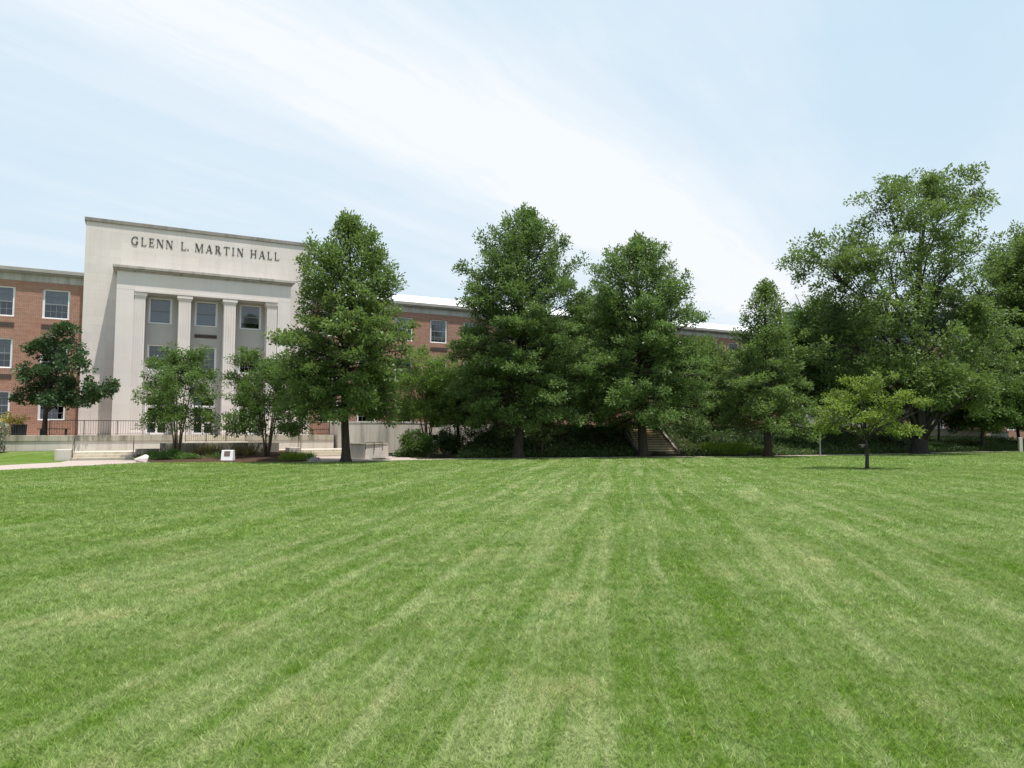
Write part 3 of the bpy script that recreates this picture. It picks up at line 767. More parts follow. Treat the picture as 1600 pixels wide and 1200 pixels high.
# plaque stone
x, y = gnd(356, 720.5)
r = empty('plaque_stone', (x, y, .0), 0.05); tag(r, 'white tapered stone block bearing a bronze plaque in front of the planter', 'monument')
mb = MB(); b = [(-.40, -.3), (.40, -.3), (.40, .3), (-.40, .3)]; tp = [(-.40, -.12), (.38, -.12), (.38, .22), (-.40, .22)]
mb.v = [(p[0], p[1], 0) for p in b] + [(p[0], p[1], .72) for p in tp]
mb.f = [(3, 2, 1, 0), (4, 5, 6, 7), (0, 1, 5, 4), (1, 2, 6, 5), (2, 3, 7, 6), (3, 0, 4, 7)]
mb.build('block', M['plaquestone'], r, bevel=.03)
mb = MB(); mb.v = [(-.2, -.235, .32), (.2, -.235, .32), (.2, -.145, .66), (-.2, -.145, .66), (-.2, -.20, .32), (.2, -.20, .32), (.2, -.11, .66), (-.2, -.11, .66)]
mb.f = [(0, 1, 2, 3), (4, 7, 6, 5), (0, 4, 5, 1), (1, 5, 6, 2), (2, 6, 7, 3), (3, 7, 4, 0)]
mb.build('plaque', M['plaque'], r); r.scale = (.82, .82, .86)

def boulder(x, y, rx, ry, h, seed, mat, label):
    import bmesh
    bm = bmesh.new(); bmesh.ops.create_icosphere(bm, subdivisions=3, radius=1); R = random.Random(seed)
    offs = [(Vector((R.gauss(0, 1), R.gauss(0, 1), R.gauss(0, 1))).normalized(), R.uniform(.55, .85)) for _ in range(14)]
    for v in bm.verts:
        c = v.co.copy()
        for d, m in offs:
            e = c.dot(d) - m
            if e > 0: c -= d * e
        v.co = Vector((c.x * rx, c.y * ry, max(-.1, c.z * h + h * .35)))
    me = bpy.data.meshes.new('boulder'); bm.to_mesh(me); bm.free()
    o = link('boulder', me, M[mat], None, (x, y, 0)); tag(o, label, 'boulder'); return o
x, y = gnd(222, 722.3); boulder(x, y, .42, .34, .36, 4, 'rock', 'pale pinkish boulder at the corner of the mulch bed by the left path')
x, y = gnd(492, 721); boulder(x, y, .42, .3, .25, 9, 'rockgrey', 'low grey boulder beside the lime grass left of the oak trunk')

# curved ramp walls
def strip_wall(name, pts, z0, z1, th, mat, label, cat='wall', cap=.12):
    P = [Vector((p[0], -p[1], 0)) for p in pts]; L_ = []; R_2 = []
    for i in range(len(P)):
        d = (P[min(i + 1, len(P) - 1)] - P[max(i - 1, 0)]).normalized(); nrm = Vector((d.y, -d.x, 0))
        L_.append(P[i] + nrm * th * .5); R_2.append(P[i] - nrm * th * .5)
    o0 = pts[len(pts) // 2]; r = fempty(name, o0[0], o0[1], z0); tag(r, label, cat)
    off = Vector((o0[0], -o0[1], 0))
    def solid(za, zb, ex):
        mb = MB(); k = len(P)
        for i in range(k):
            nn = (L_[i] - R_2[i]).normalized() * ex
            for q, e, z in ((L_[i] - off, nn, za), (R_2[i] - off, -nn, za), (R_2[i] - off, -nn, zb), (L_[i] - off, nn, zb)): mb.v.append((q.x + e.x, q.y + e.y, z))
        for i in range(k - 1):
            for a in range(4): b_ = (a + 1) % 4; mb.f.append((i * 4 + a, i * 4 + b_, i * 4 + 4 + b_, i * 4 + 4 + a))
        mb.f.append((0, 3, 2, 1)); e = (k - 1) * 4; mb.f.append((e, e + 1, e + 2, e + 3)); return mb
    solid(0, z1 - z0 - cap, 0).build('wall_face', M[mat], r); solid(z1 - z0 - cap, z1 - z0, .03).build('coping', M['frieze'], r, bevel=.01)
    return r
strip_wall('curved_wall', [(16.9, 3.2), (16.9, 4.6), (17.05, 5.5), (17.5, 6.1), (18.4, 6.5), (19.6, 6.7), (20.8, 6.6), (22.0, 6.2), (23.0, 5.5), (23.8, 4.6), (24.3, 3.6)], .1, 2.42, .3, 'curved', 'curved board marked concrete ramp wall behind the oak trunk')
strip_wall('ramp_wall', [(24.4, 4.2), (27, 4.6), (30, 4.6), (33, 4.4)], .6, 2.5, .3, 'curved', 'straight grey ramp wall behind the bushes right of the curved wall')
a_ = [(550, 44.6), (605, 46.2)]
q0 = (at(548, 44.2), 44.2); q1 = (at(572, 43.6), 43.6); q2 = (at(606, 45.0), 45.0); q3 = (at(608, 45.6), 45.6); q4 = (at(572, 44.2), 44.2); q5 = (at(550, 44.8), 44.8)
r = empty('low_wall', (q1[0], q1[1], 0)); tag(r, 'low pale concrete wall with a black handrail in front of the curved wall', 'wall')
mb = MB(); mb.poly([(p[0] - q1[0], p[1] - q1[1]) for p in (q0, q1, q2, q3, q4, q5)], .0, .84); mb.build('wall_face', M['concrete'], r, bevel=.015)
mb = MB(); mb.poly([(p[0] - q1[0], p[1] - q1[1] + d) for p, d in ((q0, -.04), (q1, -.05), (q2, -.04), (q3, .04), (q4, .05), (q5, .04))], .84, .94); mb.build('coping', M['concrete_stained'], r, bevel=.01)
h0 = (q1[0] + (q2[0] - q1[0]) * .02, q1[1] - .12); h1 = (q1[0] + (q2[0] - q1[0]) * .8, q1[1] + (q2[1] - q1[1]) * .8 - .12)
mb = MB(); d = lambda p, z: (p[0] - q1[0], p[1] - q1[1], z)
mb.tube([d(h0, .55), d(h0, .98), d(h1, 1.0), d(h1, .5)], .022, 6); hm = ((h0[0] + h1[0]) / 2, (h0[1] + h1[1]) / 2); mb.tube([d(hm, .55), d(hm, .98)], .02, 6); mb.tube([d(hm, .55), (hm[0] - q1[0], hm[1] - q1[1] + .1, .55)], .03, 6); mb.build('handrail', M['iron'], r)

# hillside steps in the shade
hs_y = 49.3; hsx = at(1028, hs_y)
r = empty('hillside_steps', (hsx, hs_y, 0), .10); tag(r, 'narrow flight of stone steps climbing the shaded bank behind an oak', 'steps')
for i in range(11):
    MB().box(-1.3 + i * .02, 1.3 - i * .02, i * .36, i * .36 + .40, max(0, i * .165 - .3), (i + 1) * .165).build('step', M['hillstep'], r, bevel=.01)
    MB().box(-1.3 + i * .02, 1.3 - i * .02, i * .36 - .035, i * .36 + .33, (i + 1) * .165 + .001, (i + 1) * .165 + .036).build('tread', M['tread'], r, bevel=.008)
for sg in (-1, 1):
    mb = MB(); mb.v = [(sg * 1.32, -.15, 0), (sg * 1.47, -.15, 0), (sg * 1.32, 4.2, 0), (sg * 1.47, 4.2, 0), (sg * 1.32, -.15, .28), (sg * 1.47, -.15, .28), (sg * 1.32, 4.2, 2.05), (sg * 1.47, 4.2, 2.05)]
    mb.f = [(0, 1, 5, 4), (1, 3, 7, 5), (3, 2, 6, 7), (2, 0, 4, 6), (4, 5, 7, 6), (0, 2, 3, 1)]; mb.build('cheek_wall', M['concrete_dark'], r)
    mb = MB(); x = sg * 1.4; mb.tube([(x, 0, .2), (x, 0, 1.05), (x, 3.9, 2.85), (x, 4.3, 2.85)], .022, 6); mb.tube([(x, 3.9, 1.8), (x, 3.9, 2.85)], .02, 6); mb.build('handrail', M['iron'], r)

# posts
def post(px, Y, h, rr, label, mat, name='post', cat='post'):
    x = at(px, Y); r = empty(name, (x, Y, bank_z(x, Y))); tag(r, label, cat)
    MB().tube([(0, 0, -.1), (0, 0, h)], rr, 8).build('shaft', M[mat], r, smooth=False); MB().tube([(0, 0, h), (0, 0, h + .05), (0, 0, h + .09)], [rr * 1.3, rr * 1.3, rr * .6], 8).build('cap', M[mat], r)
post(847, 47.4, .72, .075, 'short stubby wooden post right of the second oak trunk', 'bark_tan'); post(1279.5, 50.0, 2.1, .055, 'thin grey pole at the lawn edge between two trees', 'grey_metal', 'pole', 'pole')

# right side low walls and sign
x0, x1 = at(1452, 72), at(1532, 74)
r = empty('low_wall', ((x0 + x1) / 2, 73, .6), .15); tag(r, 'long pale stone retaining wall behind the big oak trunk', 'wall'); w = (x1 - x0) / 2
MB().box(-w, w, -.2, .2, -.6, 1.3).build('wall_face', M['concrete'], r, bevel=.02); MB().box(-w - .05, w + .05, -.26, .26, 1.3, 1.44).build('coping', M['stone'], r, bevel=.02)
x = at(1559, 74); r = empty('low_wall', (x, 74, .6), -.3); tag(r, 'short white wall end right of the slim tree on the bank', 'wall')
MB().box(-.8, .8, -.2, .2, -.6, 1.0).build('wall_face', M['plaquestone'], r, bevel=.02); MB().box(-.86, .86, -.26, .26, 1.0, 1.12).build('coping', M['stone'], r, bevel=.02)
x = at(1598, 60); r = empty('notice_board', (x, 60, .0), -.1); tag(r, 'dark notice board on a stone post at the right edge', 'sign')
MB().box(-.46, -.2, -.12, .12, -.1, 1.2).build('stone_post', M['concrete'], r, bevel=.02); MB().box(-.2, .6, -.05, .05, .05, 1.1).build('board', M['can'], r, bevel=.01)
x = at(1347, 56); r = empty('stone_block', (x, 56, bank_z(x, 56) - .02)); tag(r, 'small weathered tan stone block behind the young lime green tree', 'block')
MB().box(-.3, .3, -.2, .2, 0, .36).build('block', M['steps'], r, bevel=.04)

# ------------------------------------------------------------------ other buildings
def building(name, px0, px1, Y, rz, label):
    r = empty(name, (at(px0, Y), Y, 0), rz); tag(r, label, 'building'); return r
an = building('brick_annex', 1446, 1600, 84, math.radians(14), 'red brick building with white windows half hidden behind the big oak')
holes = [(1.0 + 3.6 * k, 2.7 + 3.6 * k, z, z + 1.9) for k in range(8) for z in (1.9, 5.5, 9.0)]
wall('brick_wall', M['brick'], 0, 30, 0, 12.4, 0, holes, an, inn=9)
for a, b, c, d in holes: window(a, -.08, c, d, 1.7, True, rb.choice([0, .4, .6]), an, 'blind_dark')
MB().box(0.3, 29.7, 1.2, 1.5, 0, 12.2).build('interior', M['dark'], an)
MB().box(-.1, 30.1, -.25, .4, 12.4, 12.9).build('cornice', M['frieze'], an, bevel=.02); MB().box(0, 30, .4, 9, 12.2, 12.6).build('roof', M['roofgrey'], an)
mb = MB()
for k in range(4): mb.box(.2, 1.5, -.9, -.1, .5 + k * .3, .6 + k * .3)

mo = building('modern_building', 1231, 1600, 112, 0, 'large modern grey building with metal mansard roof, white fascia and teal glass behind the trees')
WID = 52
def slab(x0, x1, y0, y1, z0, z1): return MB().poly([(x0 + .40 * y0, y0), (x1, y0), (x1, y1), (x0 + .40 * y1, y1)], z0, z1)
slab(0, WID, 0, 20, 0, 15.2).build('stone_base', M['pinkstone'], mo)
slab(.3, WID, .35, 19.5, 15.2, 20.6).build('glass_storey', M['teal'], mo)
mu = MB().box(-.05, .05, -.06, .08, 0, 5.4).mesh('mullion'); mu.materials.append(M['metalroof'])
for k in range(38): link('mullion', mu, None, mo, (.6 + k * 1.36, .29, 15.2))
slab(-.5, WID + .6, -.8, 20, 20.6, 21.25).build('fascia', M['white'], mo, bevel=.05)
mb = MB(); b = [(-.1, -.2), (WID, -.2), (WID, 19), (7.6, 19)]; tp = [(2.4, 2.2), (WID - 2, 2.2), (WID - 2, 17), (8.4, 17)]
mb.v = [(p[0], p[1], 21.25) for p in b] + [(p[0], p[1], 24.0) for p in tp]; mb.f = [(4, 5, 6, 7), (0, 1, 5, 4), (1, 2, 6, 5), (2, 3, 7, 6), (3, 0, 4, 7)]
mb.build('roof', M['metalroof'], mo)
sm = MB().tube([(0, 0, 0), (0, 2.4, 2.75)], .06, 4).mesh('roof_seam'); sm.materials.append(M['grey_metal'])
for k in range(34): link('roof_seam', sm, None, mo, (2.6 + k * 1.36, -.22, 21.27))
wb = MB().box(0, 2.4, -.06, .02, 0, 2.1).mesh('window'); wb.materials.append(M['teal'])
for k in range(12):
    for z in (8.2, 11.6): link('window', wb, None, mo, (2 + k * 4.1, 0, z))

# ------------------------------------------------------------------ trees
def prof(pts):
    ts = [p[0] for p in pts]; rs = [p[1] for p in pts]
    return lambda t: float(np.interp(t, ts, rs))
GR = 'oaks in a row along the far lawn edge'
oak(*gnd(540, 722), 0, 13.7, 2.55, prof([(0, 2.6), (.12, 3.6), (.3, 3.8), (.5, 3.3), (.68, 2.45), (.82, 1.45), (.92, .65), (1, .1)]), 122, 11, 'tall conical green oak in front of the right side of the stone entrance', group=GR, tr=.24, leaf='leaf_oak', fill=.97)
oak(*gnd(810, 715.4), 0, 16.3, 2.2, prof([(0, 3.3), (.12, 4.1), (.3, 4.3), (.5, 4.0), (.66, 3.3), (.8, 2.2), (.9, 1.15), (.96, .5), (1, .1)]), 140, 23, 'tallest broadest conical oak right of the brick wing windows, in the middle of the row', group=GR, tr=.34, leaf='leaf_oak2', fill=1, dens=4.2, skew=(.35, 0), wob=.2)
oak(*gnd(1006, 713.6), 0, 15.1, 2.3, prof([(0, 3.8), (.12, 4.7), (.28, 4.6), (.45, 4.1), (.6, 3.5), (.75, 2.6), (.87, 1.5), (.94, .7), (1, .1)]), 125, 37, 'conical oak standing in front of the hillside steps', group=GR, tr=.33, leaf='leaf_oak3', fill=.97, skew=(-.3, .2), gap=-.36)
oak(*gnd(1200, 713.7), 0, 11.7, 1.7, prof([(0, 2.6), (.12, 3.2), (.3, 3.05), (.5, 2.35), (.7, 1.5), (.85, .85), (.94, .4), (1, .1)]), 80, 41, 'smallest slender oak of the row, left of the big spreading oak', group=GR, tr=.26, leaf='leaf_oak', fill=.9)

# young tree on the lawn
x, y = gnd(1355, 733)
st = [([(0, 0, -.1), (0, 0, .15), (.02, 0, .7), (0, .02, 1.3)], [.13, .085, .075, .07])]
for k, (dx_, dz) in enumerate([(-1.9, 1.6), (-1.2, 2.5), (-.4, 3.2), (.3, 3.4), (1.0, 2.7), (1.9, 2.0), (1.5, 1.5), (2.6, 2.3), (-.2, 2.6), (.5, 2.2)]):
    dy_ = [-.9, .8, -.4, .7, -1.0, .5, 1.1, -.2, 1.4, -1.3][k]
    st.append(([(0, .01, 1.15 + .03 * k), (dx_ * .3, dy_ * .3, 1.3 + (dz - .9) * .45), (dx_ * .65, dy_ * .65, 1.2 + (dz - 1) * .8), (dx_, dy_, dz + .45)], [.035, .026, .017, .008]))
for (cx, cy, cz) in ((2.7, -.2, 3.0), (2.3, .2, 2.5), (-2.0, .1, 2.0), (-1.9, -.5, 2.6), (.9, 0, 4.1), (-.3, .3, 4.0), (1.6, -.6, 3.1), (2.0, -.9, 1.8)):
    st.append(([(0, .01, 1.3), (cx * .4, cy * .4, 1.2 + (cz - 1.1) * .5), (cx, cy, cz)], [.02, .014, .006]))
lb = [(cx_[0][2][0] * .88, cx_[0][2][1], cx_[0][2][2] - .05, 0.55, .5, .36, 12, (11 + i_, .8)) for i_, cx_ in enumerate(st[11:])]
lb += [(-1.2, -.2, 2.35, .95, 1.1, .8, 44, (1, .8)), (-.7, .4, 3.1, .8, .9, .55, 36, (2, .9)), (-.1, -.2, 3.6, .65, .8, .5, 30, (3, .9)), (.45, .4, 3.75, .55, .7, .45, 22, (4, .95)), (.9, -.5, 3.05, .7, .8, .5, 32, (5, .9)),
      (1.4, .3, 2.3, .8, .9, .55, 34, (6, .8)), (2.1, 0, 2.9, .5, .4, .35, 14, (8, .95)), (0, .3, 2.3, 1.1, 1.1, .8, 50, (9, .8)), (.5, -.7, 2.0, .9, .8, .6, 32, (10, .8)), (-1.6, .3, 1.9, .7, .8, .45, 22, (1, .95))]
lobed(x, y, 0, st, lb, 51, 'young lime green tree standing alone on the lawn in front of the big oak', 'tree', None, 'leaf_young', 'bark_grey', 26, .105, .065, .25, 'young_tree', gap=-.5)

mb = MB(); mb.v = [(x + math.cos(2 * PI * k / 24) * (.55 + .12 * math.sin(k * 2.7)), y + math.sin(2 * PI * k / 24) * (.5 + .1 * math.sin(k * 3.9)), .024) for k in range(24)]; mb.f = [tuple(range(24))]
tag(mb.build('soil_patch', M['mulch']), kind='structure')
# big spreading oak: lobes placed around its own trunk
bx, by = gnd(1437, 709); Yb = by
def rel(px, py, dy=0.): Y = Yb + dy; return (at(px, Y) - bx, dy, hz(py, Y))
trunk = ([(0, 0, -.2), (0, 0, .0), (0, 0, .4), (.02, 0, 1.6), (-.05, .1, 5), (.15, 0, 9), (.4, .1, 12), (.6, 0, 15), (1.3, .2, 18.5)], [.88, .74, .60, .52, .44, .34, .26, .17, .08])
st = [trunk]
def big(px, py, dy, wpx, hpx, n, fr, ry=None):
    c = rel(px, py, dy); k = (Yb + dy) / FPX
    return (c[0], c[1], c[2], wpx * k, (ry or wpx * k * .9), hpx * k, n, (0, fr))
lb = [big(1290, 410, -1, 62, 48, 120, .55), big(1345, 385, 2, 50, 45, 90, .6), big(1400, 320, 0, 55, 50, 110, .72), big(1450, 300, 3, 55, 45, 105, .8), big(1505, 290, -1, 52, 40, 105, .85), big(1540, 300, 2, 28, 30, 40, .85), big(1480, 345, -3, 60, 45, 105, .72), big(1395, 390, -3, 60, 45, 105, .6),
      big(1530, 390, 2, 60, 45, 95, .62), big(1320, 465, 1, 62, 50, 125, .5), big(1390, 470, -4, 70, 50, 125, .48), big(1470, 430, 1, 70, 55, 120, .55), big(1550, 470, -2, 60, 50, 100, .48), big(1345, 545, -2, 70, 45, 125, .36), big(1430, 540, -4, 75, 50, 125, .38),
      big(1510, 545, 0, 65, 50, 115, .38), big(1360, 610, 1, 60, 35, 90, .26), big(1300, 540, 3, 50, 50, 90, .4), big(1490, 610, 1, 62, 30, 80, .26), big(1570, 560, 3, 55, 60, 100, .36), big(1300, 620, 3, 50, 40, 80, .28), big(1455, 600, -4.5, 62, 34, 100, .3), big(1400, 585, -4.5, 55, 34, 90, .3), big(1520, 620, -3, 50, 30, 80, .26), big(1455, 490, 3, 62, 42, 110, .45), big(1500, 480, -3, 45, 38, 70, .5), big(1400, 520, 4, 60, 40, 90, .42)]
lobed(bx, by, 0, st, lb, 61, 'huge spreading old oak with a thick grey trunk at the right of the lawn', 'tree', None, 'leaf_big', 'bark_grey', 42, .24, .14, .58, 'oak_tree', 12, gap=-.2)

# far right crown, its trunk beyond the frame
def simple_tree(px, Y, H, zc, R0, seed, label, leaf='leaf_big', nl=44, tr=.2, e0=-5, e1=55, per=40, L=.21, W=.125, crad=.55, group=None, pr=None, fill=.95, bark='bark', name='tree', wob=.2, skew=(0, 0)):
    x = at(px, Y)
    return oak(x, Y, bank_z(x, Y), H, zc, pr or prof([(0, R0 * .7), (.2, R0), (.5, R0 * .9), (.8, R0 * .6), (1, R0 * .15)]), int(nl * 1.45), seed, label, 'tree', group, leaf, bark, tr, per, L, W, crad, e0, e1, name, fill, wob, skew)
simple_tree(1632, 66, 20.5, 3.0, 6.3, 71, 'leafy tree cut off by the right edge behind the big oak', nl=110, tr=.4, per=40, L=.24, W=.145, crad=.7)
GB = 'small trees on the shaded bank'
simple_tree(1532, 63, 6.2, 1.9, 3.2, 72, 'slim low tree right of the big oak trunk', 'leaf_mid', 36, .14, 0, 40, group=GB, fill=.9)
simple_tree(1464, 64, 7.5, 2.6, 2.6, 73, 'thin stemmed tree just right of the big oak trunk', 'leaf_big', 26, .10, 0, 45, group=GB, fill=.8)
simple_tree(938, 56, 10.5, 2.2, 3.6, 74, 'shaded small tree between the two tallest oaks', 'leaf_big', 50, .13, -8, 45, group=GB)
simple_tree(717, 51.5, 5.0, 2.2, 2.0, 75, 'dark trunked small tree left of the tallest oak', 'leaf_big', 44, .14, -8, 45, group=GB)
simple_tree(1100, 58, 7.2, 1.0, 3.2, 76, 'shaded small tree right of the hillside steps', 'leaf_big', 48, .14, -8, 45, group=GB)
simple_tree(1290, 60, 11.0, 2.0, 4.2, 77, 'shaded tree behind the thin grey pole', 'leaf_mid', 52, .16, -8, 45, group=GB)
simple_tree(1215, 62, 7.6, 2.0, 3.4, 79, 'dark tree close behind the smallest slender oak', 'leaf_big', 44, .15, -8, 45, group=GB)
simple_tree(862, 58, 8.8, 2.0, 3.8, 80, 'dark tree close behind the tallest oak', 'leaf_big', 44, .15, -8, 45, group=GB)
simple_tree(1010, 62, 8.5, 3.4, 3.6, 81, 'dark tree above the top of the hillside steps', 'leaf_big', 40, .15, -8, 45, group=GB)
simple_tree(1385, 66, 8.0, 1.6, 4.0, 82, 'dark low tree left of the big oak trunk', 'leaf_big', 44, .15, -8, 45, group=GB)
simple_tree(775, 53, 6.0, 2.0, 2.6, 83, 'dark low tree between the brick windows and tallest oak', 'leaf_big', 36, .12, -8, 45, group=GB)
simple_tree(1590, 70, 8.5, 1.6, 4.0, 84, 'dark low tree behind the notice board', 'leaf_big', 40, .15, -8, 45, group=GB)

# multi stemmed small trees
def multi(px, Y, z, H, Rr, ns, seed, label, leaf, bark, group=None, per=52, L=.13, W=.08, crad=.36, name='small_tree', n=30, clear=.3, squash=1.0):
    R = random.Random(seed); st = []; lb = []
    for k in range(ns):
        a = 2 * PI * k / ns + R.uniform(-.4, .4); rr = Rr * R.uniform(.25, .6); h = H * R.uniform(.62, .95); ca, sa = math.cos(a), math.sin(a)
        st.append(([(ca * .08, sa * .08, -.1), (ca * (.1 + rr * .15), sa * (.1 + rr * .15), h * .25), (ca * rr * .55, sa * rr * .55, h * .6), (ca * rr, sa * rr, h)], [.06, .05, .035, .012]))
        lb.append((ca * rr, sa * rr, h * .93, Rr * .42, Rr * .42, H * .13, n, (k, .9)))
        lb.append((ca * rr * 1.35, sa * rr * 1.35, h * .68, Rr * .45, Rr * .45, H * .14, n, (k, .7)))
        lb.append((ca * rr * 1.5, sa * rr * 1.5, H * (clear + .13), Rr * .42, Rr * .42, H * .11, int(n * .7), (k, .5)))
    lb.append((0, 0, H * .45, Rr * .6, Rr * .6, H * .16, n, (0, .55))); lb.append((0, 0, H * .72, Rr * .6, Rr * .6, H * .17, n, (1, .75)))
    return lobed(at(px, Y), Y, z, st, lb, seed, label, 'tree', group, leaf, bark, per, L, W, crad, name, 6)
GM = 'crape myrtles beside the plaque stone'
multi(279, 42.2, .12, 7.1, 2.25, 5, 91, 'airy multi stemmed small tree before the left portico doors', 'leaf_myrtle', 'bark_tan', GM, n=34, clear=.17)
multi(419, 43.6, .15, 6.5, 2.8, 6, 92, 'airy multi stemmed small tree right of the white plaque stone', 'leaf_myrtle', 'bark_tan', GM, n=46, clear=.19)
multi(668, 50, .3, 7.4, 3.1, 6, 93, 'bushy mid green small tree in front of the brick wing windows', 'leaf_bright', 'bark_tan', None, n=48, clear=.22, crad=.38)
multi(935, 52, .9, 6.2, 3.0, 3, 94, 'leaning thin stemmed small tree left of the hillside steps', 'leaf_big', 'bark', None, n=26, clear=.4, crad=.34)

# dark tree on terrace
f_ = F(-.9, 3.6, 1.42)
tx, ty = at(71, 45.9), 45.9
st = [([(0, 0, 0), (0, 0, .12), (.02, 0, 1.2), (.06, 0, 2.2), (.15, .1, 4.4), (.5, .1, 6.6)], [.22, .17, .13, .12, .08, .02])]
def dk(px, py, dy, w, h, n, fr): k = (ty + dy) / FPX; return (at(px, ty + dy) - tx, dy, hz(py, ty + dy) - 1.42, w * k, w * k, h * k, n, (0, fr))
lb = [dk(97, 530, 0, 26, 22, 46, .9), dk(75, 550, .4, 30, 22, 46, .8), dk(110, 565, -.4, 30, 22, 44, .75), dk(50, 585, -.5, 28, 22, 40, .6), dk(88, 590, .7, 36, 24, 56, .65), dk(120, 610, -.3, 26, 18, 38, .55), dk(152, 605, .2, 28, 20, 44, .5), dk(40, 612, .3, 26, 18, 34, .5), dk(80, 622, -.6, 32, 14, 40, .48), dk(120, 625, .5, 30, 11, 30, .45)]
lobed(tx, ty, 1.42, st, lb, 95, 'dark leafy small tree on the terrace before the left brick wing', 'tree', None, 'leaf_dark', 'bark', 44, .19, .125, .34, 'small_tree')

# shrubs and flower beds
x = at(-8, 42.5); shrub(x, 42.5, .15, .95, 1.0, 2.3, 101, 'white flowering bush at the left edge beside the litter bin', 'leaf_flower', n=80, L=.11, W=.07, name='flowering_bush')
x = at(26, 46.4); shrub(x, 46.4, 1.42, .85, .6, 1.7, 102, 'yellow flowering bush behind the black litter bin', 'leaf_yellow', n=46, L=.11, W=.07, name='flowering_bush')
shrub(at(652, 46.6), 46.6, .0, 1.55, 1.1, 1.65, 103, 'rounded green bush right of the low handrail wall', 'leaf_mid', n=170, per=52, L=.13, W=.075, crad=.32)
shrub(at(696, 48.5), 48.5, .0, 1.5, 1.1, 1.6, 104, 'dark bush under the small tree left of tallest oak', n=130, per=48)
GS = 'dark shrubs under the oaks'
k = 0
SH = [(735, 51, 2.1, 1.9), (770, 49.5, 1.8, 1.3), (828, 51.5, 2.2, 2.1), (880, 51, 2.1, 1.7), (925, 51.5, 2.0, 2.0), (965, 53, 1.4, 2.2), (1075, 53.5, 1.7, 2.3), (1110, 52, 1.8, 1.5), (1185, 53, 2.2, 2.1), (1240, 54, 2.2, 1.9), (1300, 55, 2.2, 2.2), (1340, 60, 2.3, 2.2), (1385, 58.5, 2.3, 2.0), (1412, 58.5, 1.6, 3.0), (1460, 60.5, 1.6, .45), (1500, 64, 2.0, .5), (1150, 57, 2.2, 2.6), (1270, 60, 2.4, 2.8), (800, 56, 2.4, 2.6), (895, 57, 2.2, 2.8)]
where = ['right of the slim dark trunk', 'low, left of the tallest oak trunk', 'behind the tallest oak trunk', 'right of the short wooden post', 'left of the leaning small tree', 'beside the left cheek wall of the hillside steps', 'beside the right cheek wall of the hillside steps', 'above the sunlit lime grass patch', 'left of the slender oak trunk', 'right of the slender oak trunk', 'behind the thin grey pole', 'behind the young lime tree',
         'behind the tan stone block', 'tall, just left of the big oak trunk', 'right of the big oak trunk', 'below the pale retaining wall', 'tall, behind the lime grass patch', 'tall, between slender oak and grey pole', 'tall, at the back left of the tallest oak', 'tall, at the back between the two tallest oaks']
for (px, Y, rx, h), w in zip(SH, where):
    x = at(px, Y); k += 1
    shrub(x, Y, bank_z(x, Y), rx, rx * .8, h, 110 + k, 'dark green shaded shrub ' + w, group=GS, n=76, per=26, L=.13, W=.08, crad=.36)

# spiky and low plants in the bed
def tuft(x, y, z, r, h, n, seed, label, leaf, name='grass_clump', spread=.6, cat='plant', kind=None, area=None):
    rng = np.random.default_rng(seed); P = np.zeros((n, 3)); P[:, :2] = rng.normal(size=(n, 2)) * r * .35
    if area is not None: P[:, 0] = rng.uniform(-area[0], area[0], n); P[:, 1] = rng.uniform(-area[1], area[1], n); P[:, 2] = 0
    A = rng.normal(size=(n, 3)) * spread; A[:, 2] = 1
    if area is None: A[:, :2] += P[:, :2] / r * .9
    Nn = rng.normal(size=(n, 3)); Nn[:, 2] *= .2
    me = leaves_mesh(name, P, A, Nn, h * rng.uniform(.6, 1.15, n), np.full(n, .022) * rng.uniform(.7, 1.4, n) * (h / .5), rng.random(n))
    o = link(name, me, M[leaf], None, (x, y, z)); tag(o, label, cat, None, kind); return o
x, y = gnd(326, 716); tuft(x, y, .1, .8, .95, 420, 201, 'tan ornamental grass clump left of the plaque stone', 'leaf_straw')
x, y = gnd(384, 716); tuft(x, y, .1, .6, .9, 320, 202, 'tan ornamental grass clump right of the plaque stone', 'leaf_straw')
x, y = gnd(334, 718.5); tuft(x, y, .02, .6, .5, 200, 203, 'pale spiky plant just left of the plaque stone', 'leaf_myrtle', 'spiky_plant')
x, y = gnd(464, 720); tuft(x, y, .02, .8, .55, 900, 204, 'lime green grass clump beside the grey boulder', 'leaf_lime', 'grass_clump', .35, area=(.9, .35))
for j, (px, Y, w, lab) in enumerate([(1132, 49.6, 1.4, 'sunlit lime green grass patch on the bank right of the hillside steps'), (1185, 50.5, .8, 'small lime grass tuft beside the slender oak trunk')]):
    x = at(px, Y); tuft(x, Y, bank_z(x, Y), 1, .95 if j == 0 else .6, 1500 if j == 0 else 500, 210 + j, lab, 'leaf_lime', 'grass_clump', .3, area=(w, .7))
# juniper cover by the steps (cannot be counted)
rng = np.random.default_rng(5)
x, y = gnd(262, 719.5)
n = 9000; P = np.zeros((n, 3)); a = rng.random(n) * 2 * PI; rr = rng.random(n) ** .5
P[:, 0] = np.cos(a) * rr * 1.9; P[:, 1] = np.sin(a) * rr * .95; P[:, 2] = .04 + (1 - rr ** 2) * .5 * rng.random(n) + .1 * (np.sin(P[:, 0] * 5) * .5 + .5)
A = rng.normal(size=(n, 3)); A[:, 2] = np.abs(A[:, 2]) * .8 + .2; Nn = rng.normal(size=(n, 3)) * .6; Nn[:, 2] += .8
tag(link('juniper_cover', leaves_mesh('juniper_cover', P, A, Nn, rng.uniform(.06, .14, n), rng.uniform(.02, .04, n), rng.random(n)), M['leaf_juniper'], None, (x, y, .03)), 'bright green juniper ground cover by the left steps', 'ground cover', None, 'stuff')
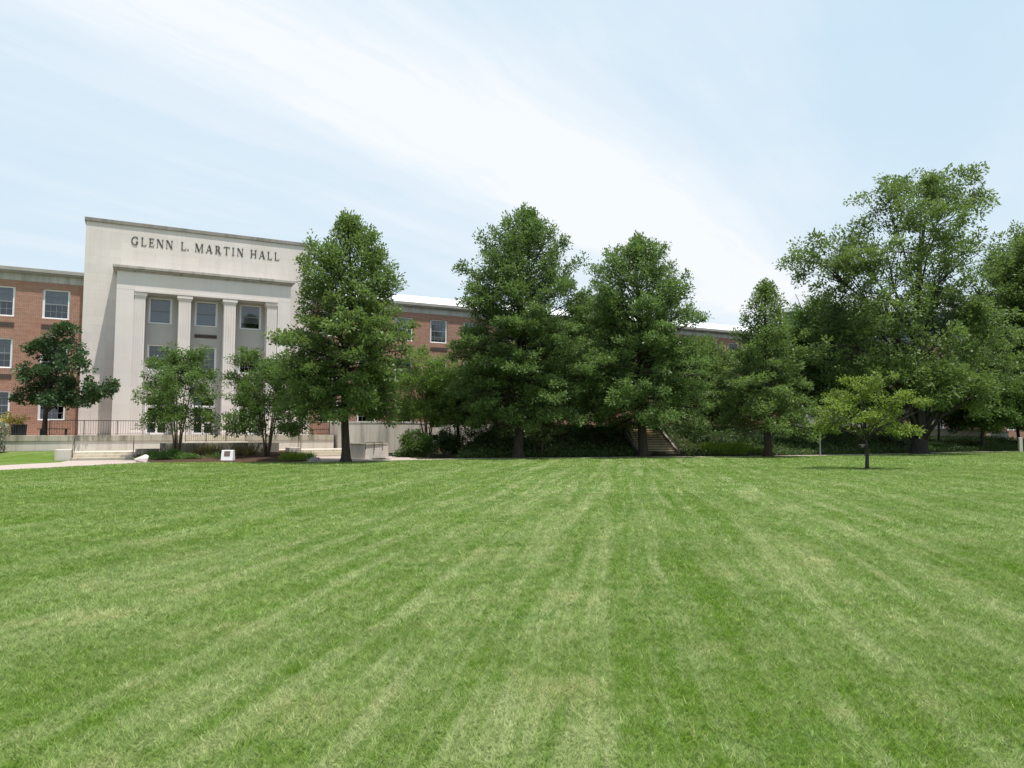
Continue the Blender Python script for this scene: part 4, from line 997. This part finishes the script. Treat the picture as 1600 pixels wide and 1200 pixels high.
# leafy cover over the bank
n = 60000; X = rng.uniform(-3.5, 52, n); U = 1.5 + rng.random(n) ** 1.3 * 11; P = np.zeros((n, 3)); Yy = np.interp(X, EX, EY) + U
hh = 1.75 * np.clip((X + 9.5) / 4, 0, 1); P[:, 0] = X; P[:, 1] = Yy
P[:, 2] = [bank_z(a, b) for a, b in zip(X, Yy)]; P[:, 2] += rng.random(n) ** 2 * .35
ok = ~((np.abs(X - hsx - (Yy - hs_y) * -.10) < 1.8) & (Yy < hs_y + 4.6)); P = P[ok]; n = len(P)
A = rng.normal(size=(n, 3)); A[:, 2] = np.abs(A[:, 2]) * .7; Nn = rng.normal(size=(n, 3)) * .6; Nn[:, 2] += .9
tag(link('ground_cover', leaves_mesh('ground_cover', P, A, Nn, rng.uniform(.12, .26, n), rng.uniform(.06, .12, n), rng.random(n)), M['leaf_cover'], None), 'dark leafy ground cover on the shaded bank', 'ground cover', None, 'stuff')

# ------------------------------------------------------------------ grass blades
def blades():
    rng = np.random.default_rng(99); VV = []; FF = []; base = 0
    co = []; tri = []
    def cell(X, Y, size, k):
        i = np.floor(X / size + .35 * np.sin(Y / size * 1.7 + k)).astype(np.int64); j = np.floor(Y / size + .35 * np.sin(X / size * 1.9 + k)).astype(np.int64)
        h = np.sin(i * 127.1 + j * 311.7 + k * 74.7) * 43758.5453
        return h - np.floor(h)
    tints = []
    for (y0, y1, dens, hgt, wid, cs) in ((2.6, 6.0, 14000, .029, .0042, .030), (6.0, 11.0, 5800, .034, .0066, .052), (11.0, 19.0, 1900, .040, .011, .09), (19.0, 34.0, 460, .046, .021, .18), (34.0, 64.0, 100, .055, .04, .45)):
        w1 = y1 * .74 + 1.6; n = int(dens * (y1 - y0) * 2 * w1)
        X = rng.uniform(-w1, w1, n); Y = rng.uniform(y0, y1, n)
        ok = (np.abs(X) < Y * .74 + 1.6) & (Y < np.interp(X, EX, EY) - .05 + .09 * np.sin(X * 7.3) * np.sin(X * 3.1)); X = X[ok]; Y = Y[ok]; n = len(X)
        c1 = cell(X, Y, cs, 1); c2 = cell(X, Y, cs * 3.3, 2); c3 = cell(X, Y, cs, 3); c4 = cell(X, Y, cs, 4)
        a = rng.random(n) * 2 * PI; ln = np.abs(rng.normal(size=n)) * .35 + .15 + c4 * 1.2; la = c3 * 2 * PI + rng.normal(size=n) * .7
        h = hgt * rng.uniform(.5, 1.2, n) * (.55 + .45 * c1 + .35 * c2); w = wid * rng.uniform(.6, 1.2, n) * .5
        tints.append(np.clip(.28 + .38 * c1 + .22 * c2 + rng.normal(size=n) * .16, 0, 1))
        B = np.stack([X, Y, np.zeros(n)], 1); S = np.stack([np.cos(a) * w, np.sin(a) * w, np.zeros(n)], 1)
        Tp = B + np.stack([np.cos(la) * ln * h, np.sin(la) * ln * h, h], 1)
        V = np.stack([B - S, B + S, Tp], 1).reshape(-1, 3); co.append(V)
    V = np.concatenate(co).astype(np.float32); n = len(V) // 3
    me = bpy.data.meshes.new('grass'); me.vertices.add(n * 3); me.vertices.foreach_set('co', V.ravel())
    me.loops.add(n * 3); me.loops.foreach_set('vertex_index', np.arange(n * 3, dtype=np.int32))
    me.polygons.add(n); me.polygons.foreach_set('loop_start', np.arange(0, n * 3, 3, dtype=np.int32)); me.update(); me.validate()
    at_ = me.attributes.new('tint', 'FLOAT', 'POINT'); at_.data.foreach_set('value', np.repeat(np.concatenate(tints), 3).astype(np.float32))
    print('blades', n)
    return link('grass', me, m_blade(), None)
tag(blades(), 'short mown striped green lawn grass', 'grass', None, 'stuff')

# ------------------------------------------------------------------ sky, sun, camera
EL = math.radians(73); sv = Vector((.824 * math.cos(EL), -.565 * math.cos(EL), math.sin(EL)))
SUN_E, SKY_S = 5.6, .1
w = bpy.data.worlds.new('World'); sc.world = w; w.use_nodes = True
nt = w.node_tree; nt.nodes.clear(); t = NT(nt)
out = nt.nodes.new('ShaderNodeOutputWorld'); bg = nt.nodes.new('ShaderNodeBackground'); bg.inputs[1].default_value = SKY_S
sky = t.n('ShaderNodeTexSky', sky_type='NISHITA', sun_disc=False, sun_elevation=EL, sun_rotation=math.atan2(sv.x, sv.y), dust_density=2.0, ozone_density=1.5, altitude=50)
gen = t.n('ShaderNodeTexCoord').outputs['Generated']
sp = t.n('ShaderNodeSeparateXYZ', {0: gen})
zc = t.math('MAXIMUM', sp.outputs[2], .03)
pl = t.n('ShaderNodeCombineXYZ', {0: t.math('DIVIDE', sp.outputs[0], zc), 1: t.math('DIVIDE', sp.outputs[1], zc)}).outputs[0]
ps = t.n('ShaderNodeSeparateXYZ', {0: pl})
wq = t.math('ADD', t.math('MULTIPLY', ps.outputs[0], .822), t.math('MULTIPLY', ps.outputs[1], -.57))       # across the cirrus streaks
al = t.math('ADD', t.math('MULTIPLY', ps.outputs[0], .57), t.math('MULTIPLY', ps.outputs[1], .822))
st = t.noise(t.n('ShaderNodeCombineXYZ', {0: t.math('MULTIPLY', wq, 1.5), 1: t.math('MULTIPLY', al, .28)}).outputs[0], 1.0, 6, .6)
bl = t.noise(pl, .8, 5, .6)
dist = t.math('ABSOLUTE', t.math('ADD', t.math('ADD', wq, 1.42), t.math('MULTIPLY', t.math('SUBTRACT', bl, .5), .5)))
fib = t.noise(t.n('ShaderNodeCombineXYZ', {0: t.math('MULTIPLY', t.math('ADD', wq, t.math('MULTIPLY', bl, .5)), 7.0), 1: t.math('MULTIPLY', al, .55)}).outputs[0], 1.0, 6, .68)
fibm = t.math('MULTIPLY', t.math('SUBTRACT', t.ss(fib, .36, .66), .5), .24)
band = t.math('MULTIPLY', t.math('SUBTRACT', 1.0, t.ss(dist, .0, .74)), t.math('SUBTRACT', 1.0, t.math('MULTIPLY', t.ss(sp.outputs[2], .33, .58), .75)))
veil = t.math('MULTIPLY', t.math('SUBTRACT', 1.0, t.ss(t.math('ABSOLUTE', t.math('ADD', wq, 1.7)), .1, 1.5)), .38)
cl = t.math('ADD', t.math('MULTIPLY', t.math('ADD', band, t.math('MULTIPLY', veil, 1.0)), t.math('ADD', fibm, .85)), t.math('MULTIPLY', t.math('ADD', fibm, 1.0), t.math('MULTIPLY', t.ss(t.math('ADD', t.math('MULTIPLY', st, .65), t.math('MULTIPLY', bl, .35)), .40, .72), .45)), clamp=True)
hazef = t.math('POWER', t.math('SUBTRACT', 1.0, t.math('MAXIMUM', sp.outputs[2], 0.0)), 4.0)
base = t.mix(.9, sky.outputs[0], (6.3, 8.3, 9.85))
col = t.mix(t.math('MULTIPLY', hazef, .85), base, (8.8, 9.4, 9.9))
col = t.mix(t.math('MULTIPLY', cl, .85), col, (9.8, 10.0, 10.3))
nt.links.new(col, bg.inputs[0]); nt.links.new(bg.outputs[0], out.inputs[0])

sun = bpy.data.lights.new('sun', 'SUN'); sun.energy = SUN_E; sun.angle = math.radians(.5); sun.color = (1, .96, .89)
so = bpy.data.objects.new('sun', sun); COL.objects.link(so); so.rotation_euler = sv.to_track_quat('Z', 'Y').to_euler(); so.location = (20, -10, 60)
cam = bpy.data.cameras.new('camera'); co_ = bpy.data.objects.new('camera', cam); COL.objects.link(co_)
cam.sensor_width = 36; cam.lens = 36 * FPX / 1600; cam.clip_end = 5000; cam.clip_start = .05
co_.location = (0, 0, EYE); co_.rotation_euler = (PI / 2 + PITCH, 0, 0); sc.camera = co_
sc.view_settings.view_transform = 'Standard'; sc.view_settings.look = 'None'; sc.view_settings.exposure = 0
sc.cycles.max_bounces = 8; sc.cycles.transparent_max_bounces = 12; sc.cycles.use_denoising = True
